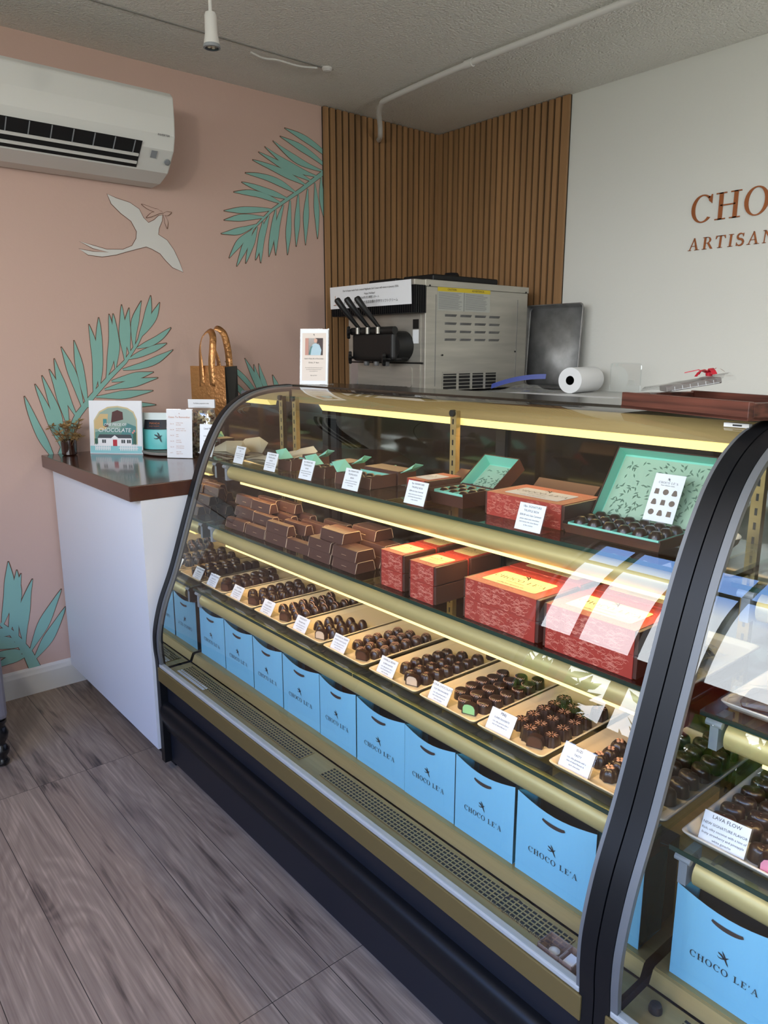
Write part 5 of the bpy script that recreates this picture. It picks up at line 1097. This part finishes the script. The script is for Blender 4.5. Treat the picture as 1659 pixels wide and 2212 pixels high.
# zip bag with a blue seal
t = thing('zip_bag', 'clear plastic zip bag with a blue seal beside the paper towel roll', 'bag', (.93, -.30, ZB+.001), .0)
m = MB(); R = random.Random(9); n = 10; G = [[(-.10+.24*i/n, -.10+.15*j/n, .030*math.sin(PI*i/n)*math.sin(PI*j/n)*R.uniform(.5, 1.2)+.002) for i in range(n+1)] for j in range(n+1)]; [m.band(G[j], G[j+1]) for j in range(n)]; m.build('film', M_film, t, fix=False)
m = MB(); P = [(-.125+.24*i/8, -.11+.012*i, .008+.050*(1-(1-i/8)**2)) for i in range(9)]; m.band([(x, y, z) for x, y, z in P], [(x, y+.004, z+.022) for x, y, z in P]); m.band([(x, y+.001, z) for x, y, z in P][::-1], [(x, y+.005, z+.022) for x, y, z in P][::-1]); m.build('blue_seal', mat('blue_plastic', '14308C', .35), t, fix=False)
# clear acrylic stand
t = thing('acrylic_stand', 'clear acrylic upright stand against the white wall', 'stand', (1.335, -.13, ZB))
m = MB(); fr = [(x, 0, .066+y) for x, y in rrect(.15, .128, .012)]; m.tube(fr+[fr[0]], .0035, 6); m.build('rim', M_clear, t); MB().box(-.072, .072, -.002, .0, .004, .128).build('pane', M_clear, t)
tag(MB().box(.98, 1.50, -.78, -.42, ZB+.0004, ZB+.0020).build('white_paper', M_paper), 'sheet of white paper lying on the back counter', 'paper')
# ================================================================ ON THE WOODEN WORKTOP
ZC = 1.0055
# dried flowers in a dark glass
t = thing('dried_flower_vase', 'dried star flowers in a dark glass at the left end of the worktop', 'vase', (.078, -2.118, ZC))
MB().lathe([(.024, 0), (.029, .004), (.031, .05), (.030, .062), (.027, .062), (.027, .01)], n=24, cap=True).build('glass', mat('dark_amber_glass', '2A120A', .1, coat=.6), t, smooth=True)
M_dry = mat('dried_petal', '9A7B4C', .8); M_dst = mat('dried_stem', '6E5636', .8); R = random.Random(12); ms = MB(); mf = MB()
for k in range(26):
    a = R.uniform(0, 2*PI); rr = R.uniform(.02, .072); top = Vector((max(-.060, rr*math.cos(a)), rr*math.sin(a)-.012, R.uniform(.060, .135)))
    ms.tube([(0, 0, .03), (top.x*.5, top.y*.5, top.z*.6), tuple(top)], .0011, 5)
    for j in range(9):
        b = 2*PI*j/9+R.uniform(-.2, .2); dv = Vector((math.cos(b), math.sin(b)*.9, R.uniform(-.3, .8))).normalized(); sv = dv.cross(Vector((.3, .2, 1))).normalized(); l_ = R.uniform(.017, .028)
        mf.poly([top, top+dv*l_*.5+sv*.0055, top+dv*l_, top+dv*l_*.5-sv*.0055])
ms.build('stems', M_dst, t); mf.build('dried_flowers', M_dry, t, fix=False)
# white picture card: house, fence, chocolate
FC = math.radians(44)
def house_card(t, Mx):
    L_ = lambda k: Mx @ Matrix.Translation((0, 0, .0018+.0004*k)); mats = []; cols = dict(edge='8EC7CC', sky='8FA69A', hill='5E8A80', hill2='467F80', sand='C9AE7A', white='E8E8EA', roof='3A3F44', red='B0202E', win='2A3236', choc='4A201A', teal='3E8A8C', gold='C9B98E', green='2E5A48', pink='D98A80')
    idx = {}
    for k_, c_ in cols.items(): idx[k_] = len(mats); mats.append(mat('print_'+k_, c_, .55))
    m = MB()
    def pp(P, c, lay): m.poly([L_(lay) @ Vector((a, b, 0)) for a, b in P], idx[c])
    def bx(x0, x1, y0, y1, c, lay): pp([(x0, y0), (x1, y0), (x1, y1), (x0, y1)], c, lay)
    bx(-.110, .110, .001, .030, 'edge', 0)
    dome = [(-.088, .035), (.088, .035), (.088, .135), (.075, .165), (.05, .180), (.01, .187), (-.03, .183), (-.065, .165), (-.088, .13)]
    pp([(a*1.05, .035+(b-.035)*1.04) for a, b in dome], 'gold', 0.5); pp(dome, 'sky', 1)
    pp([(-.088, .10), (-.04, .09), (-.03, .16), (-.065, .160), (-.088, .13)], 'sand', 1.5)
    pp([(-.088, .035), (.088, .035), (.088, .10), (.05, .125), (.01, .10), (-.04, .10), (-.088, .085)], 'hill', 2); pp([(.0, .035), (.088, .035), (.088, .11), (.055, .122), (.03, .09)], 'hill2', 2.5)
    pp([(-.018, .125), (.034, .138), (.032, .168), (.010, .176), (-.012, .168)], 'choc', 3); pp([(-.052, .112), (-.036, .112), (-.036, .140), (-.052, .140)], 'teal', 3); bx(-.046, -.030, .108, .118, 'choc', 3.4)
    pp([(-.078, .062), (.070, .062), (.064, .077), (-.070, .077)], 'roof', 3); bx(-.076, .068, .030, .062, 'white', 3.4); pp([(-.022, .060), (.014, .060), (-.004, .074)], 'white', 3.8)
    bx(-.012, .006, .030, .056, 'red', 4.2)
    for x in (-.058, .024, .048): bx(x, x+.016, .042, .056, 'win', 4.2); bx(x+.0072, x+.0088, .042, .056, 'white', 4.6)
    for x in (-.090, .074): bx(x, x+.014, .035, .060 if x < 0 else .085, 'green', 3.2)
    for k_ in range(24):
        x = -.088+k_*.0076
        if -.022 < x < .012: continue
        pp([(x, .012), (x+.0045, .012), (x+.0045, .036), (x+.0022, .040), (x, .036)], 'white', 5)
    bx(-.088, -.022, .020, .023, 'white', 5.2); bx(.012, .096, .020, .023, 'white', 5.2); bx(-.030, .024, .002, .008, 'edge', 5)
    for a_, b_ in ((.074, .085), (.080, .092)): pp(arc(a_, b_, .004, .004, 0, 330, 8), 'pink', 4)
    m.build('house_print', mats, t, fix=False)
    m = MB(); put_text(m, 'ONE PIECE OF', .015, L_(6) @ Matrix.Translation((.0, .117, 0)), shear=.1); put_text(m, 'CHOCOLATE', .023, L_(6) @ Matrix.Translation((-.004, .094, 0)), shear=.15); m.build('title', M_paper, t, fix=False)
easel_card('picture_book', 'white picture book with a cottage and picket fence standing on the worktop', 'book', (.166, -1.960, ZC), FC, .222, .212, .10, house_card, back=M_paper)
# stone plate with pouch and netted bag
t = thing('stone_plate', 'flat grey stone plate under the turquoise pouch', 'plate', (.285, -1.79, ZC))
m = MB(); R = []
for s, z in ((.80, 0), (.97, .006), (1.0, .014), (.97, .016), (.9, .012)): R.append([(.125*s*math.cos(a*2*PI/30)*(1+.03*math.sin(3*a)), .10*s*math.sin(a*2*PI/30), z) for a in range(30)])
m.rings(R); m.build('slab', mat('grey_stone', '8E8A84', .7, var=((30, 30, 30), .3)), t, smooth=True)
t = thing('snack_pouch', 'turquoise and white stand-up pouch with a dark label on the stone plate', 'pouch', (.235, -1.81, ZC+.0165), FC)
M_pw = mat('pouch_white', 'CFDAD8', .35); M_pt = mat('pouch_turquoise', '62BFBE', .35); m = MB(); R = []
for i in range(13):
    z = .148*i/12; dd = .028*(1-(i/12)**1.6)+.0015; ww = .060+.006*math.sin(PI*i/12)+.006*i/12; R.append([(ww*math.cos(a*2*PI/28)*(1 if abs(math.cos(a*2*PI/28)) < .98 else 1), dd*math.sin(a*2*PI/28), z) for a in range(28)])
m.rings(R); 
for f in m.bm.faces: f.material_index = 1 if f.calc_center_median().z < .085 else 0
m.build('pouch', [M_pw, M_pt], t, smooth=True)
m = MB(); lz = [.082, .120]; P0 = [(-.048+.096*i/6, -(.022*(1-((-.048+.096*i/6)/.066)**2)**.5)-.0016, lz[0]) for i in range(7)]; P1 = [(x, y+.010, lz[1]) for x, y, z in P0]; P0 = [(x, y-.0035, z) for x, y, z in P0]; m.band(P0, P1); m.build('label', M_blackm, t, fix=False)
m = MB(); Mx = frame((0, -.0215, .106), (1, 0, 0), (0, .36, 1)); put_text(m, 'MANOA', .012, Mx); put_text(m, 'mango macadamia', .006, Mx @ Matrix.Translation((0, -.011, 0))); m.build('label_lettering', M_cop, t, fix=False)
m = MB(); Mx = frame((.012, -.0290, .050), (1, 0, 0), (0, .2, 1)); put_polys(m, hum_polys(.022, .006, .0), Mx); m.build('bird_emblem', M_blackm, t, fix=False)
t = thing('netted_sachet', 'brown woven sachet between the pouch and the dates card', 'sachet', (.345, -1.775, ZC+.0165), FC); M_wv = mat('brown_woven', '8A5F3E', .8, var=((160, 160, 60), .6))
m = MB(); R = []
for i in range(11):
    z = .132*i/10; s = .030*(1-.35*(i/10)**2); R.append([(s*math.cos(a*2*PI/20), .6*s*math.sin(a*2*PI/20)+.01*math.sin(i), z) for a in range(20)])
m.rings(R); m.build('sachet', M_wv, t, smooth=True)
def dates_card(t, Mx):
    m = MB(); L_ = Mx @ Matrix.Translation((0, 0, .0020)); put_text(m, 'Dates To Remember', .0105, L_ @ Matrix.Translation((0, .158, 0))); put_polys(m, hum_polys(.003, 0, .172), L_)
    rows = [('Dec 15', 'holiday orders due today'), ('Dec 20', 'last day for island delivery, order early'), ('Dec 24', 'open until noon'), ('Dec 25', 'closed for the holiday'), ('Dec 31', 'open until three in the afternoon'), ('Jan 2', 'open with regular hours')]
    for k, (a, b) in enumerate(rows):
        y = .136-.0225*k; put_text(m, a, .0052, L_ @ Matrix.Translation((-.038, y-.004, 0)), align='LEFT'); put_text(m, b[:len(b)//2+3].rsplit(' ', 1)[0], .0050, L_ @ Matrix.Translation((-.014, y, 0)), align='LEFT'); put_text(m, b[len(b)//2-2:].split(' ', 1)[-1], .0050, L_ @ Matrix.Translation((-.014, y-.0075, 0)), align='LEFT')
    m.build('lettering', M_cop, t, fix=False)
easel_card('sign_card', 'white upright card headed Dates To Remember on the worktop', 'sign', (.452, -1.815, ZC), .72, .105, .188, .10, dates_card)
def list_card(t, Mx):
    m = MB(); L_ = Mx @ Matrix.Translation((0, 0, .0020)); put_text(m, 'Lead Retail Team', .0095, L_ @ Matrix.Translation((0, .150, 0)))
    for k, b in enumerate(('mon', 'tue', 'wed', 'thu', 'fri', 'sat', 'sun')): put_text(m, b+'   10 - 6', .007, L_ @ Matrix.Translation((-.035, .125-.017*k, 0)), align='LEFT')
    m.build('lettering', M_ink, t, fix=False)
easel_card('sign_card', 'white upright card half hidden behind the left end of the display case', 'sign', (.862, -1.885, ZC), .55, .10, .165, .10, list_card)
# clear snack bag with a white header
t = thing('snack_bag', 'clear bag of pale snack mix with a white header card behind the dates card', 'snack bag', (.400, -1.685, ZC), .72)
m = MB(); R = []
for i in range(13):
    z = .20*i/12; dd = .030*math.sin(PI*min(1, .25+i/12*.75))**.6+.002; ww = .056+.004*math.sin(i); R.append([(ww*math.cos(a*2*PI/24), dd*math.sin(a*2*PI/24), z) for a in range(24)])
m.rings(R); m.build('film', M_film, t, smooth=True)
R = random.Random(5); mm = MB(); mm.mi = 0
for k in range(260):
    z = R.uniform(.01, .175); x = R.uniform(-.047, .047); y = R.uniform(-.022, .022); r_ = R.uniform(.0045, .009)
    mi = R.choice((0, 0, 1, 2)); q = Matrix.Translation((x, y, z)) @ Matrix.Rotation(R.uniform(0, 6), 4, (R.random(), R.random(), 1)); mm.obox(q, r_*1.6, r_*1.3, r_, mi)
o = mm.build('snack_mix', [mat('pale_popcorn', 'D2C39B', .8), mat('tan_flakes', 'A07E50', .8), mat('dark_flakes', '5A4130', .8)], t); o['kind'] = 'stuff'
MB().box(-.056, .056, -.006, .004, .188, .222).build('header_card', M_paper, t); m = MB(); put_text(m, 'furikake popcorn mix', .0075, frame((0, -.0066, .206), (1, 0, 0), (0, 0, 1))); m.build('header_lettering', M_ink, t, fix=False)
# small wooden riser with an easel, copper tote
M_oak = mat('warm_riser_wood', '6B3D22', .4, var=((30, 4, 30), .4))
t = thing('wooden_riser', 'small dark wooden riser under the copper tote bag', 'riser', (.30, -1.52, ZC))
MB().box(-.17, .19, -.09, .09, .050, .064).build('top', M_oak, t)
for x in (-.155, .165): MB().box(x, x+.012, -.085, .085, 0, .05).build('leg', M_oak, t)
t = thing('copper_tote_bag', 'shiny copper tote bag with looped handles standing on the wooden riser', 'tote bag', (.225, -1.535, ZC+.0645), math.radians(24))
M_tote = mat('crinkled_copper_foil', 'C08A58', .34, metal=.75, bump=(70, .6, .006)); M_toteb = mat('black_tote_side', '15130F', .5)
wd, dp, hh = .185, .085, .285; m = MB(); G = []
n = 10
F0 = [[(-wd/2+wd*i/n*(1), -dp/2-.006*math.sin(PI*i/n)*math.sin(PI*j/n), hh*j/n) for i in range(n+1)] for j in range(n+1)]; B0 = [[(x, -y, z) for x, y, z in r] for r in F0]
for j in range(n): m.band(F0[j], F0[j+1]); m.band(B0[j+1], B0[j])
m.poly([(-wd/2, -dp/2, 0), (wd/2, -dp/2, 0), (wd/2, dp/2, 0), (-wd/2, dp/2, 0)]); m.build('body', M_tote, t, fix=False, smooth=True)
m = MB(); 
for s in (-1, 1): m = MB(); m.band([(s*wd/2, -dp/2, 0), (s*(wd/2-.006), 0, 0), (s*wd/2, dp/2, 0)], [(s*wd/2, -dp/2, hh), (s*(wd/2-.03), 0, hh-.004), (s*wd/2, dp/2, hh)]); m.build('side', M_toteb, t, fix=False)
for yy, ph, ky in ((-dp/2-.004, 0, .0), (dp/2+.004, .02, .012)):
    P = [(-.028+ph, yy, hh*.70), (-.030+ph, yy, hh+.01), (-.040+ph, yy*.8, hh+.07), (-.036+ph, yy*.5, hh+.120+ky), (-.008+ph, yy*.2, hh+.148+ky), (.022+ph, yy*.5, hh+.125+ky), (.030+ph, yy*.8, hh+.075), (.028+ph, yy, hh+.01), (.028+ph, yy, hh*.70)]
    P = smoothpts(P, 5); m = MB(); A = []; B = []
    for i, p in enumerate(P):
        dv = (P[min(i+1, len(P)-1)]-P[max(0, i-1)]).normalized(); tw = .9*math.sin(PI*i/(len(P)-1)); wv = (dv.cross(Vector((0, 1, 0)))*math.cos(tw)+Vector((0, 1, 0))*math.sin(tw)).normalized()*.0145; A.append(p-wv); B.append(p+wv)
    m.band(A, B); o = m.build('handle', M_tote, t, fix=False, smooth=True); o.modifiers.new('Solid', 'SOLIDIFY').thickness = .0022
t = thing('small_easel', 'small brown wooden easel in front of the copper tote bag', 'easel', (.52, -1.70, ZC), .7)
m = MB(); m.box(-.008, .008, -.004, .004, 0, .115); m.build('post', mat('easel_wood', '8A5E33', .5), t); MB().box(-.05, .05, -.012, .004, .030, .040).build('ledge', bpy.data.materials['easel_wood'], t); MB().box(-.055, .055, -.010, .03, 0, .008).build('foot', bpy.data.materials['easel_wood'], t)
t = thing('card_terminal', 'dark grey angled tablet screen behind the left end of the display case', 'tablet', (.70, -1.53, ZC), math.radians(38))
m = MB(); q = frame((0, 0, .17), (1, 0, 0), (0, .45, .9)); m.obox(q, .30, .20, .012); o = m.build('screen', mat('grey_plastic_case', '56575C', .4), t); bevel(o, .004)
m = MB(); m.prism([(-.05, .0, 0), (.05, .0, 0), (.05, .09, 0), (-.05, .09, 0)], (0, .0, .10)); m.build('base', M_blackm, t)
